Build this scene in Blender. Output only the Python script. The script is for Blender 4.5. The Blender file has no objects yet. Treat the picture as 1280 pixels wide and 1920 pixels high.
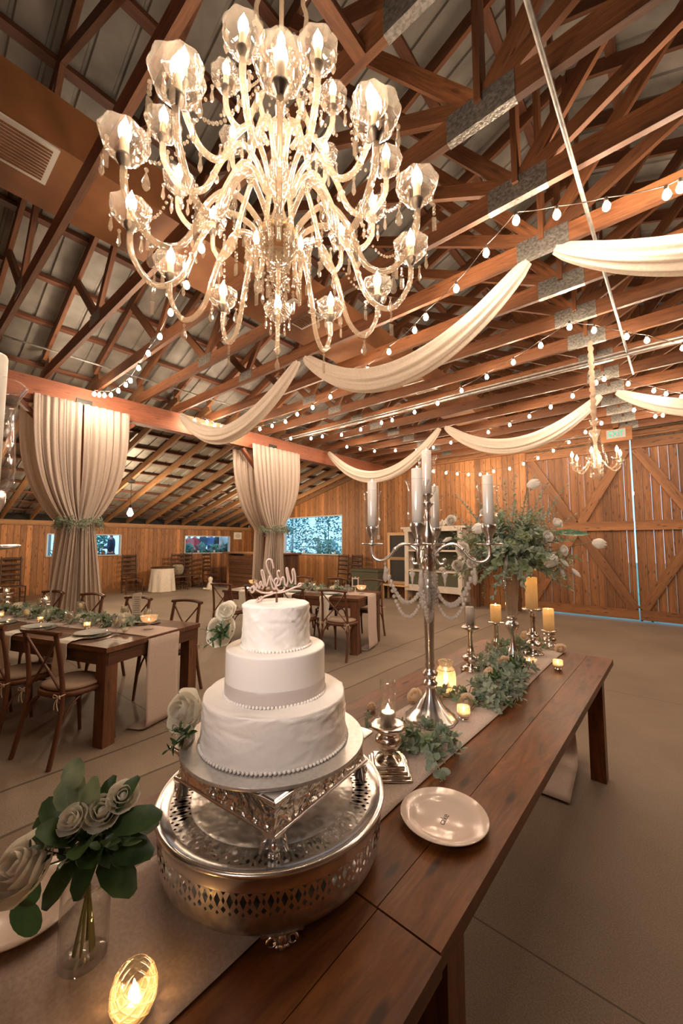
import bpy, math, random
from math import sin, cos, pi, radians, sqrt
from mathutils import Vector as V, Matrix as Mx
random.seed(7)
S = bpy.context.scene
COL = S.collection
# ---------------------------------------------------------------- camera, world, exposure
FPX = 740.0                       # focal length in pixels for 1280x1920
PITCH = radians(4.4816); YAW = radians(40.635); EYE = 1.55
cd = bpy.data.cameras.new('camera'); cam = bpy.data.objects.new('camera', cd); COL.objects.link(cam)
cam.location = (0, 0, EYE); cam.rotation_euler = (pi/2+PITCH, 0, YAW)
cd.sensor_fit = 'VERTICAL'; cd.sensor_height = 36.0; cd.lens = FPX/1920*36.0
cd.clip_start = 0.02; cd.clip_end = 200
S.camera = cam
S.view_settings.view_transform = 'Standard'; S.view_settings.look = 'None'
S.view_settings.gamma = 1.0; S.view_settings.exposure = 0.0
S.view_settings.use_curve_mapping = False
W = bpy.data.worlds.new('world'); S.world = W; W.use_nodes = True
bgn = W.node_tree.nodes['Background']; bgn.inputs[0].default_value = (0.42, 0.74, 1.0, 1); bgn.inputs[1].default_value = 1.9
CY = S.cycles
CY.use_denoising = True
try: CY.denoiser = 'OPENIMAGEDENOISE'
except Exception: pass
CY.max_bounces = 8; CY.diffuse_bounces = 3; CY.glossy_bounces = 3; CY.transmission_bounces = 4; CY.transparent_max_bounces = 24
CY.caustics_reflective = False; CY.caustics_refractive = False; CY.sample_clamp_indirect = 4.0; CY.use_light_tree = True
K_BULB = 430.0; K_CHAND = 250.0; K_FLAME = 130.0; K_PEND = 900.0

# soft fill spot added beside the camera to brighten the cake, no fixture
fl_ = bpy.data.lights.new('added_fill_spot', 'SPOT'); fl_.energy = 190; fl_.shadow_soft_size = .35; fl_.spot_size = radians(60); fl_.spot_blend = 1.0; fl_.color = (1, .86, .76)
flo = bpy.data.objects.new('added_fill_spot', fl_); COL.objects.link(flo); flo.location = (-.35, -.75, 2.25); flo.rotation_euler = (V((-1.0, 1.35, 1.55))-flo.location).to_track_quat('-Z', 'Y').to_euler()

def U(u, v, x=None, y=None, z=None):
    "the point of the place seen at photo position u, v lying on the plane x=, y= or z="
    a = (u-640)/FPX; b = -(v-960)/FPX; c, s = cos(PITCH), sin(PITCH)
    F = c-s*b; Z = s+c*b; ct, st = cos(YAW), sin(YAW)
    r = V((-st*F+ct*a, ct*F+st*a, Z)); o = V((0, 0, EYE))
    if x is not None: return o+r*(x/r.x)
    if y is not None: return o+r*(y/r.y)
    return o+r*((z-EYE)/r.z)

# ---------------------------------------------------------------- mesh collector
class MB:
    def __init__(s): s.v = []; s.f = []; s.uv = []; s.sm = []
    def add(s, vs, fs, smooth=False, uvs=None):
        n = len(s.v); s.v += [tuple(p) for p in vs]
        for i, f in enumerate(fs):
            s.f.append([n+k for k in f]); s.sm.append(smooth)
            s.uv.append(uvs[i] if uvs else [(0, 0)]*len(f))
        return s
    def beam(s, p0, p1, w, h, up=(0, 0, 1), w2=None, h2=None, ch=0.0):
        "box from p0 to p1, w wide across, h deep along up; uv u runs along it"
        p0 = V(p0); p1 = V(p1); d = p1-p0; L = d.length; d = d.normalized(); up = V(up)
        if abs(d.dot(up)) > .98: up = V((0, 1, 0)) if abs(d.y) < .9 else V((1, 0, 0))
        r = d.cross(up).normalized(); u = r.cross(d).normalized()
        w2 = w if w2 is None else w2; h2 = h if h2 is None else h2
        ring = lambda p, w, h: [p+r*a*w/2+u*b*h/2 for a, b in ((-1, -1), (1, -1), (1, 1), (-1, 1))]
        vs = ring(p0, w, h)+ring(p1, w2, h2)
        ro = random.random()*37; rv = random.random()*19
        fs = []; uv = []; acc = rv
        for k in range(4):
            j = (k+1) % 4; e = w if k % 2 == 0 else h
            fs.append([k, j, 4+j, 4+k]); uv.append([(ro, acc), (ro, acc+e), (ro+L, acc+e), (ro+L, acc)]); acc += e
        fs += [[3, 2, 1, 0], [4, 5, 6, 7]]
        for _ in range(2): uv.append([(ro, rv), (ro, rv+w), (ro+h*.3, rv+w), (ro+h*.3, rv)])
        return s.add(vs, fs, False, uv)
    def box(s, c, sz, rz=0.0, ax=0):
        "box centred at c; grain along axis ax"
        c = V(c); A = [V((cos(rz), sin(rz), 0)), V((-sin(rz), cos(rz), 0)), V((0, 0, 1))]
        d = A[ax]*sz[ax]/2
        if ax == 2: return s.beam(c-d, c+d, sz[0], sz[1], up=A[1])
        o = 1 if ax == 0 else 0
        return s.beam(c-d, c+d, sz[o], sz[2])
    def lathe(s, prof, seg=24, c=(0, 0, 0), sx=1, sy=1, flute=0, fa=0.0, ax=None, a0=0.0):
        c = V(c); vs = []; n = len(prof)
        for (r, z) in prof:
            for k in range(seg):
                a = a0+2*pi*k/seg; rr = r*(1+fa*cos(flute*a)) if flute else r
                vs.append(c+V((rr*cos(a)*sx, rr*sin(a)*sy, z)))
        fs = []; uv = []
        for i in range(n-1):
            for k in range(seg):
                j = (k+1) % seg
                fs.append([i*seg+k, i*seg+j, (i+1)*seg+j, (i+1)*seg+k]); uv.append([(k/seg, prof[i][1]), ((k+1)/seg, prof[i][1]), ((k+1)/seg, prof[i+1][1]), (k/seg, prof[i+1][1])])
        s.add(vs, fs, True, uv)
        if prof[0][0] > 1e-4: s.add(vs[:seg], [list(range(seg))[::-1]], False)
        if prof[-1][0] > 1e-4: s.add(vs[-seg:], [list(range(seg))], False)
        return s
    def olathe(s, prof, seg=24, **k):
        "lathe without end caps"
        n = len(s.f); s.lathe(prof, seg, **k)
        while len(s.f) > n and len(s.f[-1]) > 4: s.f.pop(); s.uv.pop(); s.sm.pop()
        return s
    def tube(s, pts, r, seg=8, closed=False, cap=True, flat=1.0):
        P = [V(p) for p in pts]; n = len(P); R = r if isinstance(r, (list, tuple)) else [r]*n
        vs = []; prev = None; acc = 0; L = [0]
        for i in range(1, n): acc += (P[i]-P[i-1]).length; L.append(acc)
        for i in range(n):
            if closed: t = P[(i+1) % n]-P[i-1]
            else: t = P[min(i+1, n-1)]-P[max(i-1, 0)]
            t = t.normalized() if t.length > 1e-9 else V((0, 0, 1))
            if prev is None:
                ref = V((0, 0, 1)) if abs(t.z) < .9 else V((1, 0, 0)); u = t.cross(ref).normalized()
            else:
                u = prev-t*prev.dot(t); u = u.normalized() if u.length > 1e-6 else t.orthogonal().normalized()
            prev = u; w = t.cross(u)
            for k in range(seg):
                a = 2*pi*k/seg; vs.append(P[i]+u*cos(a)*R[i]+w*sin(a)*R[i]*flat)
        fs = []; uv = []
        for i in range(n if closed else n-1):
            i2 = (i+1) % n
            for k in range(seg):
                j = (k+1) % seg; fs.append([i*seg+k, i*seg+j, i2*seg+j, i2*seg+k])
                a, b = L[i], (L[i2] if i2 else acc+.1); rr = R[i]*6.28/seg
                uv.append([(a, k*rr), (a, (k+1)*rr), (b, (k+1)*rr), (b, k*rr)])
        s.add(vs, fs, True, uv)
        if cap and not closed:
            s.add(vs[:seg], [list(range(seg))[::-1]], False); s.add(vs[-seg:], [list(range(seg))], False)
        return s
    def ball(s, c, r, seg=10, rg=6, sz=1.0, low=False):
        prof = [(r*sin(pi*i/rg)+1e-5, -r*cos(pi*i/rg)*sz) for i in range(rg+1)]
        n = len(s.f); s.lathe(prof, seg, c=c)
        if low:
            for i in range(n, len(s.f)): s.sm[i] = False
        return s
    def grid(s, fn, nu, nv, smooth=True, closeu=False):
        vs = [fn(i/(nu if closeu else nu-1), j/(nv-1)) for i in range(nu) for j in range(nv)]
        fs = []; uv = []
        for i in range(nu if closeu else nu-1):
            for j in range(nv-1):
                a = i*nv+j; b = ((i+1) % nu)*nv+j
                fs.append([a, b, b+1, a+1]); uv.append([(i/nu, j/nv), ((i+1)/nu, j/nv), ((i+1)/nu, (j+1)/nv), (i/nu, (j+1)/nv)])
        return s.add(vs, fs, smooth, uv)
    def leaf(s, p, d, n, L, w, bend=.2, fold=.15, kind=0):
        "a leaf blade rooted at p growing along d with its face towards n"
        p = V(p); d = V(d).normalized(); n = V(n); n = (n-d*n.dot(d)); n = n.normalized() if n.length > 1e-4 else d.orthogonal().normalized(); b = d.cross(n)
        prof = ((0, .1), (.25, .75), (.5, 1), (.78, .72), (1, .05)) if kind == 0 else ((0, .15), (.2, .8), (.5, 1), (.8, .85), (1, .3))
        vs = []
        for t, ww in prof:
            c = p+d*L*t-n*bend*L*t*t
            vs += [c-b*w/2*ww+n*fold*w*ww, c, c+b*w/2*ww+n*fold*w*ww]
        fs = []
        for i in range(len(prof)-1): fs += [[3*i, 3*i+1, 3*i+4, 3*i+3], [3*i+1, 3*i+2, 3*i+5, 3*i+4]]
        return s.add(vs, fs, True)
    def xf(s, m):
        s.v = [tuple(m @ V(p)) for p in s.v]; return s
    def join(s, o, m=None):
        n = len(s.v); s.v += [tuple(m @ V(p)) for p in o.v] if m else o.v
        s.f += [[k+n for k in f] for f in o.f]; s.uv += o.uv; s.sm += o.sm; return s
    def mesh(s, name):
        me = bpy.data.meshes.new(name); me.from_pydata(s.v, [], s.f)
        l = me.uv_layers.new(name='UVMap'); flat = [c for f in s.uv for p in f for c in p]
        if len(flat) == len(l.data)*2: l.data.foreach_set('uv', flat)
        me.polygons.foreach_set('use_smooth', s.sm); me.update(); return me

def O(name, mb, mat, parent=None, loc=None, rz=None, label=None, stuff=False, cat=None, group=None):
    me = mb if isinstance(mb, bpy.types.Mesh) else mb.mesh(name)
    if not me.materials:
        for m in (mat if isinstance(mat, (list, tuple)) else [mat]): me.materials.append(m)
    o = bpy.data.objects.new(name, me); COL.objects.link(o)
    if parent: o.parent = parent
    if loc is not None: o.location = loc
    if rz is not None: o.rotation_euler.z = rz
    if label: o['label'] = label
    if cat: o['category'] = cat
    if group: o['group'] = group
    if stuff: o['kind'] = 'stuff'
    return o
def T(name, label, cat, loc=(0, 0, 0), rz=0.0, group=None):
    o = bpy.data.objects.new(name, None); COL.objects.link(o); o.empty_display_size = .05
    o.location = loc; o.rotation_euler = (0, 0, rz); o['label'] = label; o['category'] = cat
    if group: o['group'] = group
    return o
def ST(name, mb, mat, parent=None):
    o = O(name, mb, mat, parent)
    if not parent: o['kind'] = 'structure'
    return o
def dup(root, loc=None, rz=None, label=None, group=None, skip=()):
    r = root.copy(); COL.objects.link(r)
    if loc is not None: r.location = loc
    if rz is not None: r.rotation_euler.z = rz
    if label: r['label'] = label
    if group: r['group'] = group
    def rec(src, dst):
        for ch in list(src.children):
            if ch.name.split('.')[0] in skip: continue
            c = ch.copy(); COL.objects.link(c); c.parent = dst; rec(ch, c)
    rec(root, r); return r
def dpart(o, parent, rz=None, loc=None):
    c = o.copy(); COL.objects.link(c); c.parent = parent
    if loc is not None: c.location = loc
    if rz is not None: c.rotation_euler.z = rz
    for ch in list(o.children):
        d = ch.copy(); COL.objects.link(d); d.parent = c
    return c

# ---------------------------------------------------------------- materials
class N:
    def __init__(s, name):
        s.m = bpy.data.materials.new(name); s.m.use_nodes = True; s.t = s.m.node_tree
        s.b = s.t.nodes['Principled BSDF']; s.out = s.t.nodes['Material Output']
    def n(s, ty, **k):
        x = s.t.nodes.new(ty)
        for a, b in k.items():
            if a.startswith('i_'):
                key = a[2:]; key = int(key) if key.isdigit() else key.replace('_', ' ')
                x.inputs[key].default_value = b
            else: setattr(x, a, b)
        return x
    def l(s, a, b): s.t.links.new(a, b)
    def math(s, op, a, b=None, c=None):
        x = s.n('ShaderNodeMath', operation=op)
        for i, q in enumerate((a, b, c)):
            if q is None: continue
            if isinstance(q, (int, float)): x.inputs[i].default_value = q
            else: s.l(q, x.inputs[i])
        return x.outputs[0]
    def ramp(s, fac, stops):
        x = s.n('ShaderNodeValToRGB'); e = x.color_ramp.elements
        while len(e) < len(stops): e.new(.5)
        for q, (p, c) in zip(e, stops): q.position = p; q.color = (*c, 1)
        s.l(fac, x.inputs[0]); return x.outputs[0]
    def mix(s, fac, a, b, mode='MIX'):
        x = s.n('ShaderNodeMix', data_type='RGBA', blend_type=mode)
        for i, q in ((0, fac), (6, a), (7, b)):
            if isinstance(q, (int, float)): x.inputs[i].default_value = q
            elif isinstance(q, tuple): x.inputs[i].default_value = (*q, 1)
            else: s.l(q, x.inputs[i])
        return x.outputs[2]
    def bump(s, h, st=.3, d=.01):
        x = s.n('ShaderNodeBump'); x.inputs['Strength'].default_value = st; x.inputs['Distance'].default_value = d
        s.l(h, x.inputs['Height']); s.l(x.outputs[0], s.b.inputs['Normal']); return x
def P(name, col, rough=.5, metal=0.0, **k):
    q = N(name); b = q.b; b.inputs['Base Color'].default_value = (*col, 1); b.inputs['Roughness'].default_value = rough; b.inputs['Metallic'].default_value = metal
    for a, c in k.items(): b.inputs[a.replace('_', ' ')].default_value = c
    return q
def wood(name, dark, light, rough=.55, plank=0.0, groove=.0, kn=.5, dens=14.0, vary=.25):
    q = P(name, light, rough); uv = q.n('ShaderNodeUVMap').outputs[0]
    sp = q.n('ShaderNodeSeparateXYZ'); q.l(uv, sp.inputs[0]); u, v = sp.outputs[0], sp.outputs[1]
    fac = None; bv = v
    if plank:
        pid = q.math('FLOOR', q.math('DIVIDE', v, plank)); wn = q.n('ShaderNodeTexWhiteNoise', noise_dimensions='1D'); q.l(pid, wn.inputs['W'])
        u = q.math('ADD', u, q.math('MULTIPLY', wn.outputs[0], 40.0)); fac = wn.outputs[0]
    cb = q.n('ShaderNodeCombineXYZ'); q.l(q.math('MULTIPLY', u, 1.1), cb.inputs[0]); q.l(q.math('MULTIPLY', v, dens), cb.inputs[1])
    nz = q.n('ShaderNodeTexNoise', i_Scale=2.4, i_Detail=9.0, i_Roughness=.72, i_Distortion=1.3); q.l(cb.outputs[0], nz.inputs['Vector'])
    col = q.ramp(nz.outputs[0], [(.28, dark), (.5, tuple((a+b)/2 for a, b in zip(dark, light))), (.72, light)])
    ct_ = q.n('ShaderNodeCombineXYZ'); q.l(q.math('MULTIPLY', v, 3.3), ct_.inputs[0]); tn = q.n('ShaderNodeTexNoise', i_Scale=1.0, i_Detail=1.0); q.l(ct_.outputs[0], tn.inputs['Vector'])
    col = q.mix(q.math('MULTIPLY', q.math('GREATER_THAN', tn.outputs[0], -1.0), 1.0), col, q.ramp(tn.outputs[0], [(.35, (.62, .60, .58)), (.65, (1.15, 1.12, 1.08))]), 'MULTIPLY')
    if kn:
        ck = q.n('ShaderNodeCombineXYZ'); q.l(q.math('MULTIPLY', u, 2.0), ck.inputs[0]); q.l(q.math('MULTIPLY', v, 7.0), ck.inputs[1])
        vo = q.n('ShaderNodeTexVoronoi', voronoi_dimensions='2D', i_Scale=1.0, i_Randomness=1.0); q.l(ck.outputs[0], vo.inputs['Vector'])
        km = q.ramp(vo.outputs['Distance'], [(0.0, (1, 1, 1)), (.045, (1, 1, 1)), (.10, (0, 0, 0))])
        col = q.mix(q.math('MULTIPLY', km, kn), col, tuple(c*.3 for c in dark))
    if fac is None:
        oi = q.n('ShaderNodeObjectInfo'); fac = oi.outputs['Random']
    br = q.math('ADD', q.math('MULTIPLY', fac, vary*2), 1-vary)
    x = q.n('ShaderNodeHueSaturation'); q.l(br, x.inputs['Value']); q.l(col, x.inputs['Color']); col = x.outputs[0]
    h = nz.outputs[0]
    if plank and groove:
        fr = q.math('FRACT', q.math('DIVIDE', v, plank)); d = q.math('ABSOLUTE', q.math('SUBTRACT', fr, .5))
        g = q.math('GREATER_THAN', d, .5-groove/plank/2)
        col = q.mix(g, col, tuple(c*.12 for c in dark)); h = q.math('SUBTRACT', h, q.math('MULTIPLY', g, 2.0))
    q.l(col, q.b.inputs['Base Color']); q.bump(h, .25, .004); return q.m
def glassy(name, tint=(1, 1, 1), clear=.75, diff=.0, dcol=(1, .9, .8), rough=.03, fres=False):
    "thin glass: see-through, mirror-like at grazing angles"
    q = N(name); t = q.t; t.nodes.remove(q.b)
    tr = q.n('ShaderNodeBsdfTransparent'); tr.inputs[0].default_value = (*tint, 1)
    gl = q.n('ShaderNodeBsdfGlossy'); gl.inputs['Roughness'].default_value = rough
    lw = q.n('ShaderNodeLayerWeight'); lw.inputs[0].default_value = 1-clear
    fo = lw.outputs['Facing']
    if fres: lw.inputs[0].default_value = .5; fo = q.math('ADD', q.math('MULTIPLY', q.math('POWER', fo, 2.6), .85), .045)
    m = q.n('ShaderNodeMixShader'); q.l(fo, m.inputs[0]); q.l(tr.outputs[0], m.inputs[1]); q.l(gl.outputs[0], m.inputs[2])
    o = m.outputs[0]
    if diff:
        df = q.n('ShaderNodeBsdfDiffuse'); df.inputs[0].default_value = (*dcol, 1); tl = q.n('ShaderNodeBsdfTranslucent'); tl.inputs[0].default_value = (*dcol, 1)
        a = q.n('ShaderNodeMixShader'); q.l(df.outputs[0], a.inputs[1]); q.l(tl.outputs[0], a.inputs[2])
        m2 = q.n('ShaderNodeMixShader'); m2.inputs[0].default_value = diff; q.l(o, m2.inputs[1]); q.l(a.outputs[0], m2.inputs[2]); o = m2.outputs[0]
    q.l(o, q.out.inputs[0]); return q.m
def emis(name, col, k):
    q = N(name); q.t.nodes.remove(q.b); e = q.n('ShaderNodeEmission'); e.inputs[0].default_value = (*col, 1); e.inputs[1].default_value = k
    q.l(e.outputs[0], q.out.inputs[0]); return q.m
def noisy(name, a, b, scale=8, rough=.8, metal=0.0, bump=0.0, lo=.35, hi=.65, det=4.0, bd=.01, coord='Object', transl=0.0):
    q = P(name, a, rough, metal); tc = q.n('ShaderNodeTexCoord'); nz = q.n('ShaderNodeTexNoise', i_Scale=float(scale), i_Detail=det)
    q.l(tc.outputs[coord], nz.inputs['Vector']); c = q.ramp(nz.outputs[0], [(lo, a), (hi, b)]); q.l(c, q.b.inputs['Base Color'])
    if bump: q.bump(nz.outputs[0], bump, bd)
    if transl:
        tl = q.n('ShaderNodeBsdfTranslucent'); q.l(c, tl.inputs[0]); m = q.n('ShaderNodeMixShader'); m.inputs[0].default_value = transl
        q.l(q.b.outputs[0], m.inputs[1]); q.l(tl.outputs[0], m.inputs[2]); q.l(m.outputs[0], q.out.inputs[0])
    return q.m

m_truss = wood('truss_wood', (.085, .030, .012), (.27, .108, .042), .6, kn=.5, dens=16, vary=.28)
m_beam = wood('beam_wood', (.17, .05, .025), (.33, .11, .05), .6, kn=.4, dens=12, vary=.05)
m_raft = wood('rafter_wood', (.17, .08, .035), (.40, .22, .10), .65, kn=.4, dens=16, vary=.25)
m_purl = wood('purlin_wood', (.10, .035, .02), (.25, .10, .05), .65, kn=.3, dens=16, vary=.25)
m_wall = wood('pine_wall', (.22, .085, .028), (.50, .235, .085), .6, plank=.135, groove=.008, kn=.75, dens=9, vary=.3)
m_door = wood('pine_door', (.15, .058, .021), (.36, .16, .058), .6, plank=.145, groove=.006, kn=.8, dens=9, vary=.2)
m_brace = wood('door_brace_wood', (.16, .062, .022), (.38, .17, .063), .6, kn=.7, dens=12, vary=.15)
m_table = wood('walnut_table', (.045, .014, .004), (.235, .084, .022), .36, kn=.8, dens=7, vary=.05)
m_table.node_tree.nodes['Principled BSDF'].inputs['Specular IOR Level'].default_value = .28
m_dine = wood('farm_table_wood', (.07, .025, .012), (.20, .085, .038), .5, kn=.5, dens=12, vary=.15)
m_chair = wood('chair_wood', (.075, .026, .012), (.20, .08, .036), .42, kn=0, dens=22, vary=.2)
m_oldw = wood('old_chair_wood', (.035, .016, .008), (.11, .05, .025), .6, kn=0, dens=18, vary=.2)
m_bar = wood('bar_wood', (.10, .045, .02), (.26, .12, .055), .6, plank=.13, groove=.012, kn=.5, dens=9, vary=.3)
m_pale = wood('pale_frame_wood', (.45, .27, .13), (.70, .47, .26), .55, kn=.2, dens=14, vary=.1)
m_signw = wood('sign_board_wood', (.26, .10, .03), (.38, .16, .05), .5, kn=0, dens=10, vary=.05)
m_steel = noisy('galvanised_plate', (.20, .19, .17), (.40, .38, .35), 60, .45, .8, bump=.5)
m_pipe = noisy('conduit_metal', (.20, .19, .18), (.32, .30, .28), 20, .5, .5)
m_roof = noisy('roof_sheet_metal', (.20, .19, .17), (.38, .36, .32), 3.0, .5, .25, bump=.1, lo=.3, hi=.7)
m_duct = noisy('duct_board', (.17, .065, .021), (.25, .10, .034), 2.5, .75)
m_vent = P('vent_metal', (.62, .58, .52), .5).m
m_dark = P('dark_gap', (.015, .012, .010), .9).m
# concrete floor
q = P('concrete', (.3, .24, .18), .72); tc = q.n('ShaderNodeTexCoord'); n1 = q.n('ShaderNodeTexNoise', i_Scale=.55, i_Detail=6.0, i_Roughness=.6); q.l(tc.outputs['Object'], n1.inputs['Vector'])
n2 = q.n('ShaderNodeTexNoise', i_Scale=170.0, i_Detail=3.0); q.l(tc.outputs['Object'], n2.inputs['Vector'])
vo = q.n('ShaderNodeTexVoronoi', i_Scale=110.0); q.l(tc.outputs['Object'], vo.inputs['Vector'])
c = q.ramp(n1.outputs[0], [(.30, (.10, .072, .050)), (.5, (.22, .160, .112)), (.72, (.35, .270, .195))])
c = q.mix(.35, c, q.ramp(n2.outputs[0], [(.35, (.14, .11, .08)), (.65, (.5, .42, .34))]), 'MIX')
c = q.mix(q.math('MULTIPLY', q.math('LESS_THAN', vo.outputs['Distance'], .10), .6), c, (.62, .55, .45))
sp = q.n('ShaderNodeSeparateXYZ'); q.l(tc.outputs['Object'], sp.inputs[0])
wob = q.n('ShaderNodeTexNoise', i_Scale=1.2, i_Detail=2.0); q.l(tc.outputs['Object'], wob.inputs['Vector'])
jj = None
for cx in (-3.30, -2.80):
    d = q.math('ABSOLUTE', q.math('SUBTRACT', q.math('ADD', sp.outputs[0], q.math('MULTIPLY', wob.outputs[0], .08)), cx+.04))
    g = q.math('LESS_THAN', d, .011); jj = g if jj is None else q.math('MAXIMUM', jj, g)
fy = q.math('ABSOLUTE', q.math('SUBTRACT', q.math('FRACT', q.math('DIVIDE', sp.outputs[1], 3.4)), .5)); g = q.math('LESS_THAN', fy, .0012); jj = q.math('MAXIMUM', jj, g)
band = q.math('MULTIPLY', q.math('GREATER_THAN', q.math('ADD', sp.outputs[0], q.math('MULTIPLY', wob.outputs[0], .08)), -2.76), .42)
c = q.mix(band, c, (.17, .115, .075)); c = q.mix(q.math('MULTIPLY', jj, .8), c, (.07, .05, .035))
q.l(c, q.b.inputs['Base Color']); q.bump(n2.outputs[0], .15, .003); m_floor = q.m
m_linen = noisy('curtain_linen', (.68, .58, .50), (.78, .68, .60), 90, .9, transl=.45, bump=.1, bd=.002)
m_swag = noisy('swag_voile', (.78, .70, .61), (.86, .79, .71), 60, .9, transl=.4)
m_runner = noisy('runner_cloth', (.56, .44, .38), (.66, .535, .47), 130, .9, transl=.1, bump=.25, bd=.002)
m_nap = noisy('napkin_cloth', (.72, .68, .60), (.82, .78, .70), 120, .9, bump=.2, bd=.002)
m_white = noisy('white_cloth', (.66, .60, .52), (.76, .70, .62), 30, .9)
m_cush = noisy('seat_cushion', (.34, .24, .17), (.42, .31, .23), 150, .95, bump=.4, bd=.003)
m_tie = P('cushion_tie', (.62, .50, .38), .9).m
m_silver = noisy('polished_silver', (.72, .71, .70), (.90, .89, .87), 14, .24, 1.0, bump=.04)
def backdark(m):
    t = m.node_tree; out = t.nodes['Material Output']; src = out.inputs[0].links[0].from_socket; g = t.nodes.new('ShaderNodeNewGeometry'); d = t.nodes.new('ShaderNodeBsdfDiffuse'); d.inputs[0].default_value = (.02, .018, .015, 1)
    x = t.nodes.new('ShaderNodeMixShader'); t.links.new(g.outputs['Backfacing'], x.inputs[0]); t.links.new(src, x.inputs[1]); t.links.new(d.outputs[0], x.inputs[2]); t.links.new(x.outputs[0], out.inputs[0]); return m
m_hammer = noisy('hammered_silver', (.60, .58, .56), (.82, .80, .77), 40, .33, 1.0, bump=.5, det=1.0, bd=.006); backdark(m_hammer)
m_chrome = P('bright_chrome', (.82, .79, .75), .07, 1.0).m
m_merc = noisy('mercury_glass', (.66, .54, .42), (.97, .94, .88), 28, .16, 1.0, bump=.35, bd=.004, lo=.38, hi=.5)
m_glass = glassy('clear_glass', (.995, .995, .99), .52, .02, (1, 1, 1), fres=True); m_goblet = glassy('goblet_glass', (.97, .97, .97), .70, .08, (1, 1, 1))
m_crys = glassy('crystal', (.98, .95, .90), .60, .10, (1, .86, .70), .05)
m_bead = glassy('crystal_bead', (.98, .97, .95), .36, .30, (1, .95, .9), .06); m_arm = glassy('crystal_arm_glass', (.97, .93, .87), .55, .24, (1, .84, .66), .08)
m_bob = glassy('crystal_cup_glass', (.97, .94, .90), .55, .05, (1, .86, .70), .04)
m_cup = P('arm_cup_metal', (.14, .115, .09), .4, .7).m
m_gold = P('aged_brass', (.62, .40, .20), .35, .8).m
m_bulb = emis('lamp_glow', (1.0, .76, .54), K_BULB)
m_cbulb = emis('candle_bulb_glow', (1.0, .78, .58), K_CHAND)
m_flame = emis('flame_glow', (1.0, .55, .22), K_FLAME)
m_wax = noisy('white_wax', (.92, .88, .83), (.95, .92, .88), 6, .45, transl=.25)
m_amber = noisy('amber_wax', (.96, .80, .52), (.97, .84, .58), 6, .45, transl=.7)
m_votive = glassy('mercury_votive', (1, .93, .82), .7, .62, (1, .88, .72), .1)
m_sleeve = P('candle_sleeve', (.80, .62, .42), .6).m
m_icing = noisy('buttercream', (.93, .88, .83), (.95, .91, .87), 4, .45)
m_icing2 = noisy('knifed_buttercream', (.93, .88, .83), (.95, .91, .87), 16, .45, bump=.55, bd=.012, det=3.0)
m_ribbon = P('satin_ribbon', (.60, .53, .50), .35).m
m_foil = noisy('foil_board', (.62, .60, .57), (.72, .70, .67), 90, .33, .75, bump=.25, bd=.002)
m_topper = P('painted_topper', (.62, .47, .40), .4, .2).m
m_topedge = P('topper_edge', (.13, .06, .03), .6).m
m_cer = P('white_ceramic', (.64, .52, .44), .12).m
m_ink = P('black_ink', (.03, .025, .02), .6).m
def leafm(name, a, b, r=.5): return noisy(name, a, b, 25, r, transl=.25, lo=.3, hi=.7)
m_vglass = glassy('vase_glass', (.99, .99, .985), .60, fres=True); m_l1 = leafm('sage_leaf', (.22, .29, .21), (.44, .50, .40)); m_l2 = leafm('deep_leaf', (.02, .05, .015), (.07, .13, .04), .4)
m_l3 = leafm('eucalyptus_leaf', (.18, .25, .18), (.38, .44, .34)); m_l4 = leafm('olive_leaf', (.13, .20, .10), (.32, .38, .22)); m_l5 = leafm('broad_leaf', (.04, .14, .08), (.10, .26, .14), .35)
m_rose = noisy('cream_petal', (.88, .83, .70), (.94, .90, .80), 12, .6, transl=.3)
m_tulip = noisy('white_petal', (.90, .86, .80), (.94, .91, .86), 12, .5, transl=.3)
m_sola = noisy('sola_petal', (.84, .68, .50), (.92, .78, .62), 18, .8, transl=.45)
m_stem = P('green_stem', (.16, .17, .06), .5).m
m_plate = P('grey_glass_plate', (.62, .64, .62), .12, .1).m
m_charger = P('glass_charger', (.45, .46, .44), .1, .5).m
m_card = P('paper_card', (.78, .72, .62), .8).m
m_sil = P('cutlery_steel', (.7, .66, .6), .2, 1.0).m
m_lemon = P('lemon_slice', (.80, .68, .34), .5).m
m_grn = leafm('outdoor_leaf', (.07, .26, .22), (.20, .48, .44)); m_grass = noisy('outdoor_grass', (.10, .22, .16), (.20, .34, .26), 3)
m_cab = noisy('white_cabinet_paint', (.62, .54, .46), (.70, .62, .54), 5, .6); m_cabg = P('cabinet_green_shelf', (.085, .085, .05), .7).m
m_black = P('black_board', (.03, .028, .025), .6).m
m_red = P('red_paint', (.50, .02, .02), .35).m
m_blackmetal = P('black_metal', (.03, .028, .025), .45, .5).m
m_wire = P('dark_wire', (.05, .035, .025), .6).m
m_pvc = P('grey_pvc', (.42, .38, .33), .5).m
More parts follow.
